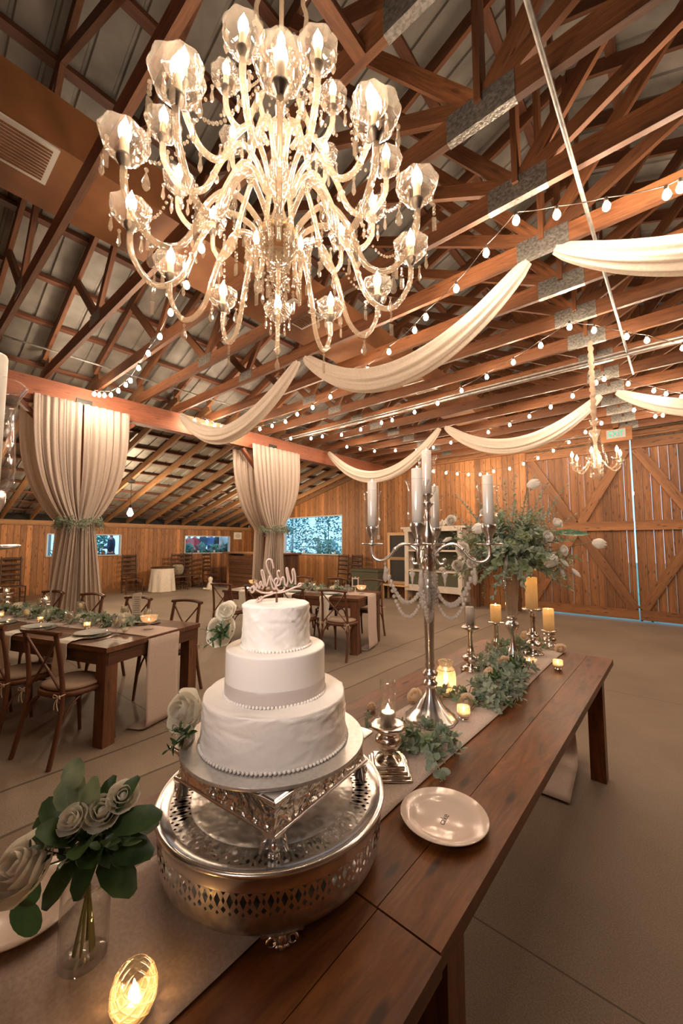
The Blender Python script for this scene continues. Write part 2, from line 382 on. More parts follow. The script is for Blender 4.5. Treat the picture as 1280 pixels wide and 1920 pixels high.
# ================================================================ the barn
XC = -0.69; XE = -6.45; XR = 2*XC-XE; XW = -13.4; YF = 9.8; YB = -3.2; ZC = 3.75; SL = .40
ROOF = lambda x: (4.22+SL*(5.76-abs(x-XC))) if x > XE else 2.36+.268*(x-XW)
if True:
    b = MB(); b.add([(XW-.2, YB-.2, 0), (9, YB-.2, 0), (9, YF+.15, 0), (XW-.2, YF+.15, 0)], [[0, 1, 2, 3]]); ST('floor', b, m_floor)
def panel(b, ax, pos, th, cells):
    "vertical wall cells (a0,a1,z0,z1a,z1b) in the plane x=pos or y=pos; grain runs upward"
    for a0, a1, z0, za, zb in cells:
        q = [(a0, z0), (a1, z0), (a1, zb), (a0, za)]
        def pt(a, z, o): return (pos+o, a, z) if ax == 'x' else (a, pos+o, z)
        vs = [pt(a, z, 0) for a, z in q]+[pt(a, z, th) for a, z in q]
        fs = [[0, 1, 2, 3], [7, 6, 5, 4], [0, 4, 5, 1], [1, 5, 6, 2], [2, 6, 7, 3], [3, 7, 4, 0]]
        uq = [(z, a) for a, z in q]; uv = [uq, uq[::-1]]+[[(z0, a0), (z0, a0), (z0, a1), (z0, a1)]]*4
        b.add(vs, fs, False, uv)
b = MB(); panel(b, 'x', XW, -.12, [(YB, 3.02, 0, 2.12, 2.12), (3.02, 4.95, 0, 1.16, 1.16), (3.02, 4.95, 1.81, 2.12, 2.12), (4.95, 7.06, 0, 2.12, 2.12), (7.06, 8.92, 0, 1.16, 1.16), (7.06, 8.92, 1.81, 2.12, 2.12), (8.92, YF, 0, 2.12, 2.12)])
ST('wall_left', b, m_wall)
b = MB(); WX0, WX1, WZ0, WZ1 = -11.24, -8.38, 1.14, 2.47; DL, DR, DT = -2.68, 1.30, 3.66
def fc(x0, x1, z0, z1=None): return (x0, x1, z0, ROOF(x0+.001)-.02 if z1 is None else z1, ROOF(x1-.001)-.02 if z1 is None else z1)
panel(b, 'y', YF, .12, [fc(XW, WX0, 0), fc(WX0, WX1, 0, WZ0), fc(WX0, WX1, WZ1), fc(WX1, XE, 0), fc(XE+.001, DL, 0), fc(DL, XC, DT), fc(XC, DR, DT), fc(DR, XR, 0), (XR, 8.9, 0, 4, 3)])
ST('wall_far', b, m_wall)
b = MB(); panel(b, 'y', YB, -.12, [(XW, XE, 0, 2.3, 4.1), (XE, XC, 0, 4.1, 6.4), (XC, XR, 0, 6.4, 4.1), (XR, 8.9, 0, 4.1, 3)]); ST('wall_near', b, m_wall)
b = MB(); panel(b, 'x', 8.9, .12, [(YB, YF, 0, 3.2, 3.2)]); ST('wall_right', b, m_wall)
# roof sheets with pressed ribs
def sheet(x0, x1):
    b = MB(); ys = []; y = YB-.1
    while y < YF+.2:
        for dy, dz in ((0, 0), (.19, 0), (.20, .022), (.22, .022), (.23, 0)): ys.append((y+dy, dz))
        y += .232
    vs = []; n = len(ys)
    for x in (x0, x1):
        for yy, dz in ys: vs.append((x, yy, ROOF(x+(.001 if x == x0 else -.001))+dz))
    b.add(vs, [[i, i+1, n+i+1, n+i] for i in range(n-1)]); return b
b = MB()
for a, c in ((XW-.35, XE), (XE, XC), (XC, XR), (XR, 8.95)):
    if a == XR:
        b.add([(XR, YB-.1, 4.22), (8.95, YB-.1, 3.1), (8.95, YF+.2, 3.1), (XR, YF+.2, 4.22)], [[0, 1, 2, 3]])
    else: b.join(sheet(a, c))
ST('ceiling', b, m_roof)
ST('wall_left_eave', MB().beam((XW-.06, YB, 2.24), (XW-.06, YF, 2.24), .10, .20), m_dark)
# purlins under the sheets
k = 0
def purlins(x0, x1, n, lab, grp, mat):
    pr = None
    for i in range(n):
        x = x0+(x1-x0)*(i+.5)/n
        if pr is None: pr = O('roof_purlin', MB().beam((0, YB, 0), (0, YF-.01, 0), .09, .045), mat, loc=(x, 0, ROOF(x)-.026), label=lab, cat='roof beam', group=grp)
        else:
            o = pr.copy(); o.location = (x, 0, ROOF(x)-.026); COL.objects.link(o)
purlins(XE+.1, XC-.1, 9, 'long thin wooden purlin under the metal roof of the main hall', 'purlins of the main roof', m_purl)
purlins(XC+.1, XR-.1, 9, 'long thin wooden purlin under the dark right slope of the roof', 'purlins of the right roof slope', m_purl)
purlins(XW+.05, XE-.1, 11, 'long thin wooden purlin under the low roof of the side aisle', 'purlins of the aisle roof', m_purl)
# trusses
def make_truss():
    t = T('roof_truss', 'wooden roof truss with metal plates spanning the hall', 'truss', group='repeated roof trusses')
    w = .04
    O('bottom_chord', MB().beam((XE-.1, 0, ZC+.07), (XR+.1, 0, ZC+.07), w, .14), m_truss, t)
    top = lambda x: ROOF(x)-.12
    for s in (-1, 1):
        xe = XC+s*5.8
        O('top_chord', MB().beam((xe, 0, top(xe if s > 0 else XE+.01)), (XC, 0, top(XC)), w, .14), m_truss, t)
        for a, z0, d in ((XC+s*.02, ZC+.12, 1.5), (XC+s*.05, ZC+.12, 2.75), (XC+s*3.75, ZC+.12, 2.75), (XC+s*3.75, ZC+.12, 4.5)):
            x = XC+s*d; O('web', MB().beam((a, 0, z0), (x, 0, top(x)-.02), w*.95, .09), m_truss, t)
        O('gusset_plate', MB().box((XC+s*3.75, 0, ZC+.10), (.28, .046, .12)), m_steel, t)
    O('web', MB().beam((XC, 0, ZC+.1), (XC, 0, top(XC)), w*.9, .09), m_truss, t)
    O('gusset_plate', MB().box((XC, 0, ZC+.075), (.36, .048, .155)), m_steel, t)
    return t
Y0T = 3.16; DY = .615
tr = make_truss(); tr.location = (0, Y0T, 0)
tr['label'] = 'wooden roof truss carrying the nearer row of fabric swags'; del tr['group']
for k in range(-6, 11):
    if k == 0: continue
    o = dup(tr, (0, Y0T+DY*k, 0), None, {6: 'wooden roof truss carrying the farther row of fabric swags', -4: 'wooden roof truss nearest the camera, seen left of the big chandelier', 10: 'last wooden roof truss, close to the wall above the barn doors', 3: 'wooden roof truss the small chandelier chain hangs from'}.get(k, 'wooden roof truss with metal gusset plates and no swag on it'))
    if k not in (6, -4, 10, 3): o['group'] = 'plain roof trusses across the hall'
# eave beam, posts, braces
O('support_beam', MB().beam((XE, YB, 3.59), (XE, YF, 3.59), .16, .32), m_beam, label='heavy reddish eave beam running above both curtains', cat='beam')
O('support_beam', MB().beam((XR, YB, 3.59), (XR, YF, 3.59), .16, .32), m_beam, label='heavy reddish eave beam on the right side of the hall', cat='beam')
for y, lab in ((1.78, 'square wooden post inside the nearer curtain'), (5.22, 'square wooden post inside the curtain beside the bar'), (-1.7, 'square wooden post behind the photographer')):
    t = T('support_post', lab, 'post', (XE, y, 0))
    O('post', MB().beam((0, 0, 0), (0, 0, 3.428), .15, .15, up=(0, 1, 0)), m_beam, t)
    if True:
        for s in (-1, 1): O('knee_brace', MB().beam((0, s*.06, 2.75), (0, s*.70, 3.40), .05, .10, up=(1, 0, 0)), m_beam, t)
    O('bracket', MB().box((.088, 0, 3.50), (.012, .20, .18)), m_blackmetal, t, label='black metal bracket')
# aisle rafters
pr = None
for i in range(21):
    y = YB+.3+i*DY
    if pr is None:
        pr = O('aisle_rafter', MB().beam((XW-.2, 0, ROOF(XW-.2)-.125), (XE-.1, 0, ROOF(XE-.1)-.125), .045, .14), m_raft, loc=(0, y, 0), label='sloping wooden rafter of the low side aisle', cat='rafter', group='aisle rafters')
    else:
        o = pr.copy(); o.location.y = y; COL.objects.link(o)
# trims
b = MB().beam((XW+.03, YB, 2.10), (XW+.03, YF, 2.10), .05, .14); ST('trim_1', b, m_raft)
b = MB().beam((XW+.03, YB, .07), (XW+.03, YF, .07), .03, .14); ST('baseboard_left', b, m_raft)
b = MB().beam((XW+.1, YF-.03, ROOF(XW+.1)-.16), (XE-.05, YF-.03, ROOF(XE-.05)-.16), .05, .12); ST('trim_2', b, m_raft)
b = MB().beam((XE, YF-.04, DT+.11), (XR, YF-.04, DT+.11), .06, .2); ST('trim_3', b, m_door)
# windows: frames and sills of unglazed openings with thin panes
def window(n, ax, pos, a0, a1, z0, z1):
    b = MB(); t = .03
    g = lambda a, z: (pos, a, z) if ax == 'x' else (a, pos, z)
    up = (1, 0, 0) if ax == 'x' else (0, 1, 0)
    for p, q_ in (((a0, z1), (a1, z1)), ((a0, z0), (a0, z1)), ((a1, z0), (a1, z1))):
        b.beam(g(*p), g(*q_), t, .13, up=up)
    f = ST('window_%d' % n, b, m_white if False else P('window_frame_paint_%d' % n, (.50, .55, .58), .6).m)
    O('sill', MB().beam(g(a0-.03, z0), g(a1+.03, z0), .035, .22, up=up), m_pvc, f)
    O('pane', MB().beam(g(a0+.01, (z0+z1)/2), g(a1-.01, (z0+z1)/2), z1-z0-.03, .004, up=up), glassy('pane_glass_%d' % n, (.96, .98, 1), .9), f)
window(1, 'x', XW-.06, 3.03, 4.94, 1.175, 1.80); window(2, 'x', XW-.06, 7.07, 8.91, 1.175, 1.80); window(3, 'y', YF+.06, WX0+.01, WX1-.01, 1.16, 2.46)
# barn doors
def door(n, x0, x1):
    b = MB(); x = x0; rr = random.Random(n)
    while x < x1-.03:
        w = min(.142, x1-x); u0 = rr.random()*40
        gx = rr.choice((.0015, .003, .005, .007)); y = YF+.03
        vs = [(x, y, .05), (x+w-gx, y, .05), (x+w-gx, y, DT-.02), (x, y, DT-.02)]
        vs += [(a, y+.022, c) for a, _, c in vs]; vq = [(u0, .01+n*7+x), (u0, .01+n*7+x+w), (u0+3.6, .01+n*7+x+w), (u0+3.6, .01+n*7+x)]
        b.add(vs, [[0, 1, 2, 3], [7, 6, 5, 4], [1, 5, 6, 2], [3, 2, 6, 7], [4, 0, 3, 7]], False, [vq, vq[::-1]]+[[(u0, 0)]*4]*3); x += w
    d = ST('door_%d' % n, b, m_door); y = YF
    for z in (.14, 1.90, DT-.12): O('rail', MB().beam((x0, y, z), (x1, y, z), .045, .19), m_brace, d)
    for p, q_ in (((x0+.05, .24), (x1-.08, DT-.22)), ((x1-.05, .24), (x0+.08, DT-.22))):
        O('diagonal_brace', MB().beam((p[0], y-.002, p[1]), (q_[0], y-.002, q_[1]), .04, .17, up=(0, 1, 0)) if False else MB().beam((p[0], y+.002, p[1]), (q_[0], y+.002, q_[1]), .036, .17, up=(0, 0, 1)), m_brace, d)
door(1, DL+.01, XC-.012); door(2, XC+.012, DR-.01)
# pipes and ducts
t = O('air_duct', MB().beam((-3.13, YB+.1, 4.17), (-3.13, YF-.1, 4.17), .64, .33), m_duct, label='long boxed brown air duct lying on the roof trusses', cat='duct')
t.data.uv_layers[0]
for y in (.36, 2.78, 5.4):
    v = T('air_vent', {.36: 'louvred ceiling vent in the duct at the upper left', 2.78: 'louvred ceiling vent in the duct just below the big chandelier', 5.4: 'small far louvred vent in the brown duct'}[y], 'vent', (-3.0, y, 3.995))
    O('frame', MB().box((0, 0, 0), (.36, .46, .012)), m_vent, v)
    b = MB()
    for i in range(11): b.box((-.14+i*.028, 0, -.009), (.008, .40, .014))
    O('louvre', b, m_duct, v)
O('conduit_pipe', MB().tube([(-.36, YB+.1, 3.725), (-.36, 6.2, 3.725)], .012), m_pipe, label='grey conduit pipe running lengthwise under the trusses', cat='pipe')
O('conduit_pipe', MB().tube([(XE+.2, 5.47, 3.72), (XR, 5.47, 3.72)], .021), m_pipe, label='thicker grey pipe running across the hall under the trusses', cat='pipe')
O('conduit_pipe', MB().tube([(XE+.2, 5.39, 3.73), (XR, 5.39, 3.73)], .012), m_pipe, label='thin conduit clipped beside the thicker grey pipe', cat='pipe')
O('conduit_pipe', MB().tube([(XE+.2, 9.70, 3.86), (XR-.3, 9.70, 3.80)], .024), m_pvc, label='pale pipe running along the wall above the barn doors', cat='pipe')
O('conduit_pipe', MB().tube([(-6.9, 9.76, 1.75), (-6.9, 9.76, 3.4)], .012), m_pvc, label='thin upright conduit on the far plank wall', cat='pipe')
O('outlet_box', MB().box((-6.9, 9.765, 1.72), (.09, .05, .13)), m_pvc, label='small grey outlet box under the upright conduit', cat='outlet')
O('conduit_pipe', MB().tube([(XE+.3, YB+.1, 4.07), (XE+.3, YF-.1, 4.07)], .014), m_pipe, label='pale pipe running above the eave beam', cat='pipe')
# exit sign
e = T('exit_sign', 'green lettered EXIT sign on an orange board above the doors', 'sign', (-.86, 9.22, 3.66), 0)
O('board', MB().box((0, .02, 0), (.50, .02, .27)), m_signw, e); O('hanger', MB().box((0, .02, .18), (.09, .02, .14), ax=2), m_signw, e)
O('housing', MB().box((0, 0, .01), (.31, .03, .17)), P('sign_housing', (.36, .34, .33), .5).m, e)
def text(name, s, size, mat, parent, m, ext=.004):
    c = bpy.data.curves.new(name, 'FONT'); c.body = s; c.size = size; c.extrude = ext; c.align_x = 'CENTER'; c.align_y = 'CENTER'
    o = bpy.data.objects.new(name, c); me = bpy.data.meshes.new_from_object(o); bpy.data.objects.remove(o); bpy.data.curves.remove(c)
    me.transform(m); me.materials.clear(); return O(name, me, mat, parent)
lt = text('lettering', 'EXIT', .14, emis('exit_letters', (.10, .78, .48), 1.1), e, Mx.Translation((0, -.018, .008)) @ Mx.Rotation(pi/2, 4, 'X') @ Mx.Diagonal((.85, 1.1, 1, 1)))
# far wall notice
s = T('notice_board', 'small white framed notice on the aisle wall beside the window', 'sign', (XW+.02, 9.25, 1.83))
O('sheet', MB().box((0, 0, 0), (.02, .36, .27)), m_card, s)
b = MB()
for i, (w) in enumerate((.12, .22, .26, .18)): b.box((.012, 0, .07-i*.045), (.003, w, .012))
O('writing', b, m_ink, s)
# ---------------------------------------------------------------- outdoors
O('lawn', MB().add([(-40, -20, -.06), (30, -20, -.06), (30, 40, -.06), (-40, 40, -.06)], [[0, 1, 2, 3]]), m_grass, label='grass outside the barn windows', cat='lawn', stuff=True)
def bush(x, y, r, h, n, lab, seed, grp=None):
    rr = random.Random(seed); b = MB()
    for i in range(n):
        a = rr.random()*6.28; t = rr.random(); z = .05+h*rr.random(); q_ = r*(1-.6*(z/h)**2)*sqrt(t)*1.1
        d = V((rr.uniform(-1, 1), rr.uniform(-1, 1), rr.uniform(-.2, 1)))
        b.leaf((q_*cos(a), q_*sin(a), z), d, (rr.uniform(-1, 1), rr.uniform(-1, 1), 1), .10+.09*rr.random(), .07)
    t = T('bush', lab, 'bush', (x, y, .30 if x < -13.8 else -.05), group=grp); O('foliage', b, m_grn, t)
    O('stem', MB().tube([(0, 0, 0), (.03, .02, h*.5), (0, .05, h*.85)], [.03, .02, .01], 6), m_truss, t)
bush(-15.0, 3.85, .42, 1.2, 500, 'dark shrub outside left half of the near aisle window', 1); bush(-15.4, 4.95, .5, 1.6, 700, 'tall shrub outside the right half of the near aisle window', 2)
for i, y in enumerate((7.6, 8.15, 8.7, 9.25)): bush(-14.15, y, .24, 1.10, 420, 'clipped green hedge plant under the far aisle window', 5+i, 'hedge under the far aisle window')
bush(-13.2, 12.0, 1.3, 3.0, 1500, 'leafy tree outside the left of the big far window', 20); bush(-11.6, 12.6, .9, 3.0, 900, 'slim leafy tree in the middle of the big far window', 21); bush(-10.6, 11.6, .8, 1.6, 700, 'low bush outside the middle of the big far window', 22); bush(-9.1, 11.5, .8, 1.75, 800, 'bushy plant outside the right of the big far window', 23)
f = T('garden_fence', 'wire and rail fence outside the big far window', 'fence', (-10, 14.5, 0))
for z in (1.0, 1.35, 1.7): O('rail', MB().beam((-6, 0, z), (5, 0, z), .03, .05), m_pvc, f)
for x in range(-6, 6, 2): O('fence_post', MB().beam((x, 0, 0), (x, 0, 1.8), .08, .08), m_pvc, f)
f = T('garden_fence', 'upright slatted fence outside the near aisle window', 'fence', (-16.5, 3, 0))
for i in range(16): O('slat', MB().beam((0, i*.16-.8, 0), (0, i*.16-.8, 2.1), .03, .08, up=(0, 1, 0)), m_pvc, f)
f = T('utility_pole', 'thin utility pole with a crossarm beyond the far window', 'pole', (-11.2, 17, 0))
O('pole', MB().tube([(0, 0, 0), (0, 0, 3.2)], .04), m_oldw, f); O('crossarm', MB().beam((-.5, 0, 3.0), (.5, 0, 3.0), .05, .06), m_oldw, f)
for u_, v_, r_, lab in ((1189, 925, .035, 'bright outdoor lamp glaring through the gap between the doors'), (1208, 920, .022, 'smaller bright outdoor lamp seen through the right door boards')):
    p = U(u_, v_, y=10.15); t = T('outdoor_lamp', lab, 'lamp', (p.x, p.y, 0)); O('pole', MB().tube([(0, .06, -.05), (0, .06, p.z)], .02), m_blackmetal, t); O('lamp_globe', MB().ball((0, 0, p.z), r_), emis('outdoor_glow_%d' % u_, (1, .97, .92), 160), t)
# ================================================================ cake tables
TZ = 0.75
def plank_table(name, label, x0, x1, y0, y1, n, mat, legs, apron=True):
    t = T(name, label, 'table', ((x0+x1)/2, (y0+y1)/2, 0)); cx, cy = (x0+x1)/2, (y0+y1)/2; b = MB(); w = (x1-x0)/n
    for i in range(n): b.beam((x0-cx+w*(i+.5), y0-cy, TZ-.019), (x0-cx+w*(i+.5), y1-cy, TZ-.019), w-.0022, .038)
    O('tabletop', b, mat, t)
    for sx in (-1, 1):
        for sy in (-1, 1): O('leg', MB().beam((sx*((x1-x0)/2-.09), sy*((y1-y0)/2-.16), 0), (sx*((x1-x0)/2-.09), sy*((y1-y0)/2-.16), TZ-.038), .088, .088, up=(0, 1, 0)), mat, t)
    b = MB()
    for sx in (-1, 1): b.beam((sx*((x1-x0)/2-.14), y0-cy+.12, TZ-.085), (sx*((x1-x0)/2-.14), y1-cy-.12, TZ-.085), .03, .09)
    for sy in (-1, 1): b.beam((x0-cx+.14, sy*((y1-y0)/2-.15), TZ-.085), (x1-cx-.14, sy*((y1-y0)/2-.15), TZ-.085), .03, .09)
    O('apron', b, mat, t); return t
plank_table('plank_table', 'dark stained plank table under the candelabrum, running to the barn doors', -1.31, -.397, .762, 3.34, 6, m_table, True)
plank_table('plank_table', 'dark plank table nearest the camera, carrying the bud vase', -1.315, -.392, -1.82, .757, 6, m_table, True)
# runner: lies on the tables, hangs over the far end down to the floor
def cloth_strip(path, half, side, mat_, name, label, cat, wob=.004, seed=1):
    rr = random.Random(seed); P_ = [V(p) for p in path]; L = [0]
    for a, c in zip(P_, P_[1:]): L.append(L[-1]+(c-a).length)
    def at_(s):
        s *= L[-1]
        for i in range(len(L)-1):
            if s <= L[i+1]+1e-9: return P_[i].lerp(P_[i+1], (s-L[i])/(L[i+1]-L[i]+1e-9))
        return P_[-1]
    side = V(side)
    def fn(i, j):
        p = at_(i); e = (j-.5)*2*half
        return p+side*(e+wob*1.5*sin(i*23+seed))+V((0, 0, abs(wob*.4*sin(e*40+i*31))))
    b = MB(); b.grid(fn, 90, 14); o = O(name, b, mat_, label=label, cat=cat)
    m = o.modifiers.new('thick', 'SOLIDIFY'); m.thickness = .0015; return o
cloth_strip([(-.877, -1.6, TZ+.003), (-.877, 3.33, TZ+.003), (-.877, 3.36, TZ-.02), (-.87, 3.38, .4), (-.84, 3.40, .04), (-.80, 3.2, .012), (-.76, 2.75, .012)], .186, (1, 0, 0), m_runner, 'table_runner', 'long blush runner under the cake stand and candelabrum', 'table runner')

CK = V((-.853, .720, 0))
# round pierced stand
def pierced(name, rows, n, th, base, rough=.26):
    q = P(name, base, rough, 1.0); tc = q.n('ShaderNodeUVMap'); sp = q.n('ShaderNodeSeparateXYZ'); q.l(tc.outputs[0], sp.inputs[0])
    tot = None
    for (v0, off, hw, hh) in rows:
        fx = q.math('ABSOLUTE', q.math('SUBTRACT', q.math('FRACT', q.math('ADD', q.math('MULTIPLY', sp.outputs[0], n), off)), .5))
        fy = q.math('ABSOLUTE', q.math('SUBTRACT', sp.outputs[1], v0))
        d = q.math('LESS_THAN', q.math('ADD', q.math('DIVIDE', fx, hw), q.math('DIVIDE', fy, hh)), 1.0)
        tot = d if tot is None else q.math('MAXIMUM', tot, d)
    tr = q.n('ShaderNodeBsdfTransparent'); bd_ = q.n('ShaderNodeBsdfDiffuse'); bd_.inputs[0].default_value = (.02, .018, .015, 1); ge = q.n('ShaderNodeNewGeometry'); mb_ = q.n('ShaderNodeMixShader'); q.l(ge.outputs['Backfacing'], mb_.inputs[0]); q.l(q.b.outputs[0], mb_.inputs[1]); q.l(bd_.outputs[0], mb_.inputs[2])
    m = q.n('ShaderNodeMixShader'); q.l(tot, m.inputs[0]); q.l(mb_.outputs[0], m.inputs[1]); q.l(tr.outputs[0], m.inputs[2]); q.l(m.outputs[0], q.out.inputs[0])
    tc2 = q.n('ShaderNodeTexCoord'); nz = q.n('ShaderNodeTexNoise', i_Scale=38.0, i_Detail=1.0); q.l(tc2.outputs['Object'], nz.inputs['Vector']); q.bump(nz.outputs[0], .5, .006)
    return q.m
ROWS = [(.5, 0, .26, .26), (.5, .5, .13, .14), (.80, .5, .2, .12), (.20, .5, .2, .12), (.93, 0, .13, .08), (.07, 0, .13, .08)]
m_p1 = pierced('pierced_side_band', ROWS, 66, 0, (.74, .71, .67), .28); m_p2 = pierced('pierced_top_band', ROWS, 62, 0, (.78, .75, .72), .3)
st = T('cake_stand', 'round hammered silver cake stand with pierced bands under the square one', 'cake stand', (CK.x, CK.y, TZ+.005))
def ringband(r0, z0, r1, z1, bul=0):
    return MB().grid(lambda i, j: V(((r0+(r1-r0)*j+bul*sin(pi*j))*cos(2*pi*i), (r0+(r1-r0)*j+bul*sin(pi*j))*sin(2*pi*i), z0+(z1-z0)*j)), 128, 5, closeu=True)
O('side_wall', MB().olathe([(.262, .028), (.270, .031), (.276, .045), (.2795, .072)], 96), m_hammer, st)
O('pierced_side_band', ringband(.2795, .072, .283, .118), m_p1, st)
O('rim', MB().olathe([(.283, .118), (.2835, .140), (.289, .1465), (.291, .151), (.289, .156), (.283, .1575), (.276, .154), (.272, .149), (.256, .1475)], 96), m_silver, st)
O('pierced_top_band', ringband(.256, .1475, .208, .1475), m_p2, st)
O('plate', MB().olathe([(.208, .1475), (.204, .1455), (.19, .1445), (.0001, .1445)], 96), m_hammer, st)
O('underside', MB().olathe([(.262, .028), (.0001, .030)], 48), m_hammer, st)
def scroll_foot(sz=1.0):
    b = MB()
    for s in (-1, 1):
        b.tube([(0+s*.030*(1-t)*cos(t*7)*1.0+s*.012, 0, .030-.026*t+.004*sin(t*7)) for t in [i/14 for i in range(15)]], [.0055-.0025*i/14 for i in range(15)], 7)
        b.tube([(s*(.020+.010*cos(q_)), .004, .014+.009*sin(q_)) for q_ in [i*.55 for i in range(11)]], [.0038-.0002*i for i in range(11)], 6); b.ball((s*.010, .004, .003), .0045, 8, 6)
    b.ball((0, .003, .018), .010, 8, 6, sz=1.4); b.ball((0, .004, .004), .0085, 8, 6); b.beam((0, 0, .026), (0, 0, .032), .085, .012, up=(0, 1, 0))
    b.lathe([(.001, 0), (.010, .006), (.026, .022), (.040, .030)], 16, sy=.28)
    return b.xf(Mx.Scale(sz, 4))
ft = scroll_foot(1.0).mesh('foot')
for k in range(4):
    a = radians(-36+90*k); o = O('foot', ft, m_silver, st); o.location = (.262*cos(a), .262*sin(a), -.001); o.rotation_euler.z = a-pi/2
# square stand
m_emb = N('embossed_silver'); q = m_emb; q.b.inputs['Base Color'].default_value = (.80, .78, .75, 1); q.b.inputs['Metallic'].default_value = 1; q.b.inputs['Roughness'].default_value = .22
tc = q.n('ShaderNodeTexCoord'); wv = q.n('ShaderNodeTexVoronoi', i_Scale=42.0, feature='SMOOTH_F1'); nz = q.n('ShaderNodeTexNoise', i_Scale=20.0); q.l(tc.outputs['Object'], nz.inputs['Vector'])
mx = q.mix(.12, tc.outputs['Object'], nz.outputs['Color']); q.l(mx, wv.inputs['Vector']); q.bump(wv.outputs['Distance'], .9, .012); m_emb = q.m
sq = T('cake_stand', 'square embossed silver cake stand on scroll feet holding the cake', 'cake stand', (CK.x, CK.y, .9045), radians(5))
SF = lambda prof: MB().lathe(prof, 4, a0=radians(45))
def flat(b): b.sm = [False]*len(b.sm); return b
O('skirt', flat(SF([(.247, .042), (.251, .046), (.243, .056), (.239, .075), (.243, .095), (.250, .108)])), m_emb, sq)
O('top', flat(SF([(.250, .108), (.263, .113), (.268, .118), (.268, .123), (.262, .126)])), m_silver, sq)
b = MB()
for s, (r, z) in enumerate(((.251, .047), (.267, .120))):
    for k in range(4):
        a, c = radians(45+90*k), radians(135+90*k); b.tube([(r*cos(a), r*sin(a), z), (r*cos(c), r*sin(c), z)], .004, 8)
O('moulding', b, m_silver, sq)
def paw(b_=None):
    b = MB(); b.lathe([(.004, 0), (.012, .003), (.014, .010), (.011, .020), (.020, .034), (.026, .046)], 10, c=(0, 0, 0))
    for s in (-1, 1):
        b.tube([(s*(.010+.018*t), .006*t, .046-.030*t+.008*sin(t*5)) for t in [i/8 for i in range(9)]], [.008-.004*i/8 for i in range(9)], 7); b.tube([(s*(.016+.008*cos(q_)), .010, .026+.008*sin(q_)) for q_ in [i*.6 for i in range(10)]], [.0036-.0002*i for i in range(10)], 6)
        b.ball((s*.008, .010, .005), .0055, 8, 6)
    b.ball((0, .013, .022), .010, 8, 6, sz=1.3); b.ball((0, .012, .004), .007, 8, 6); return b
pw = paw().mesh('foot')
for k in range(4):
    a = radians(45+90*k); o = O('foot', pw, m_silver, sq); o.location = (.230*cos(a), .230*sin(a), 0); o.rotation_euler.z = a-pi/2
# cake board and cake
bz = .9045+.1265
O('cake_board', MB().lathe([(.236, 0), (.238, .004), (.236, .008)], 96), m_foil, loc=(CK.x, CK.y, bz), label='round silver foil board under the bottom cake tier', cat='cake board')
ck = T('wedding_cake', 'three-tier ivory buttercream wedding cake with a grey ribbon', 'cake', (CK.x, CK.y, bz+.008))
def tier(r, z0, z1, rough, seed, r2=None):
    rr = random.Random(seed); ks = [(rr.random()*6.28, rr.uniform(z0, z1), rr.uniform(.5, 1.3), rr.uniform(-.9, .9), rr.uniform(-1, 1)) for _ in range(110)]
    r2 = r2 or r; H = z1-z0; nv = 44; nu = 150
    def fn(i, j):
        a = 2*pi*i
        if j < .62: t = j/.62; z = z0+H*t*.96; rad = r+(r2-r)*t
        elif j < .72: t = (j-.62)/.10; z = z0+H*(.96+.04*sin(t*pi/2)); rad = r2-.006*(1-cos(t*pi/2))
        else: t = (j-.72)/.28; z = z1; rad = (r2-.006)*(1-t)+.0005
        d = 0
        if rough:
            for (ka, kz, kl, ks_, kd) in ks:
                da = (a-ka+pi) % (2*pi)-pi
                if abs(da) < .55*kl:
                    dz = (z-kz)-ks_*.05*da*2
                    d += kd*rough*math.exp(-(da/(.28*kl))**2)*math.exp(-abs(dz)/.0045)*(1 if dz > 0 else .35)
            d += rough*.25*sin(a*9+z*60)*sin(a*4+3)
        if j >= .72:
            return V((rad*cos(a), rad*sin(a), z+(rough*.8*sin(rad*90+a*2)*sin(a*3+rad*40) if rough else 0)*(1-t)))
        return V(((rad+d)*cos(a), (rad+d)*sin(a), z+d*.4))
    return MB().grid(fn, nu, nv, closeu=True)
T1, T2, T3 = .118, .236, .348
O('bottom_tier', tier(.190, 0, T1, .0058, 3, .186), m_icing2, ck); O('middle_tier', tier(.132, T1, T2, 0, 4), m_icing, ck); O('top_tier', tier(.0915, T2, T3, .0048, 5, .0895), m_icing2, ck)
for r, z, n, br in ((.1925, .004, 118, .0042), (.1345, T1+.003, 92, .0042), (.0935, T2+.003, 66, .0038)):
    b = MB()
    for k in range(n):
        a = 2*pi*k/n; b.ball((r*cos(a), r*sin(a), z), br, 7, 5)
    O('bead_border', b, m_icing, ck)
O('ribbon', MB().olathe([(.1325, T1+.004), (.1334, T1+.006), (.1334, T1+.036), (.1325, T1+.037)], 96), m_ribbon, ck, label='pale grey satin ribbon')
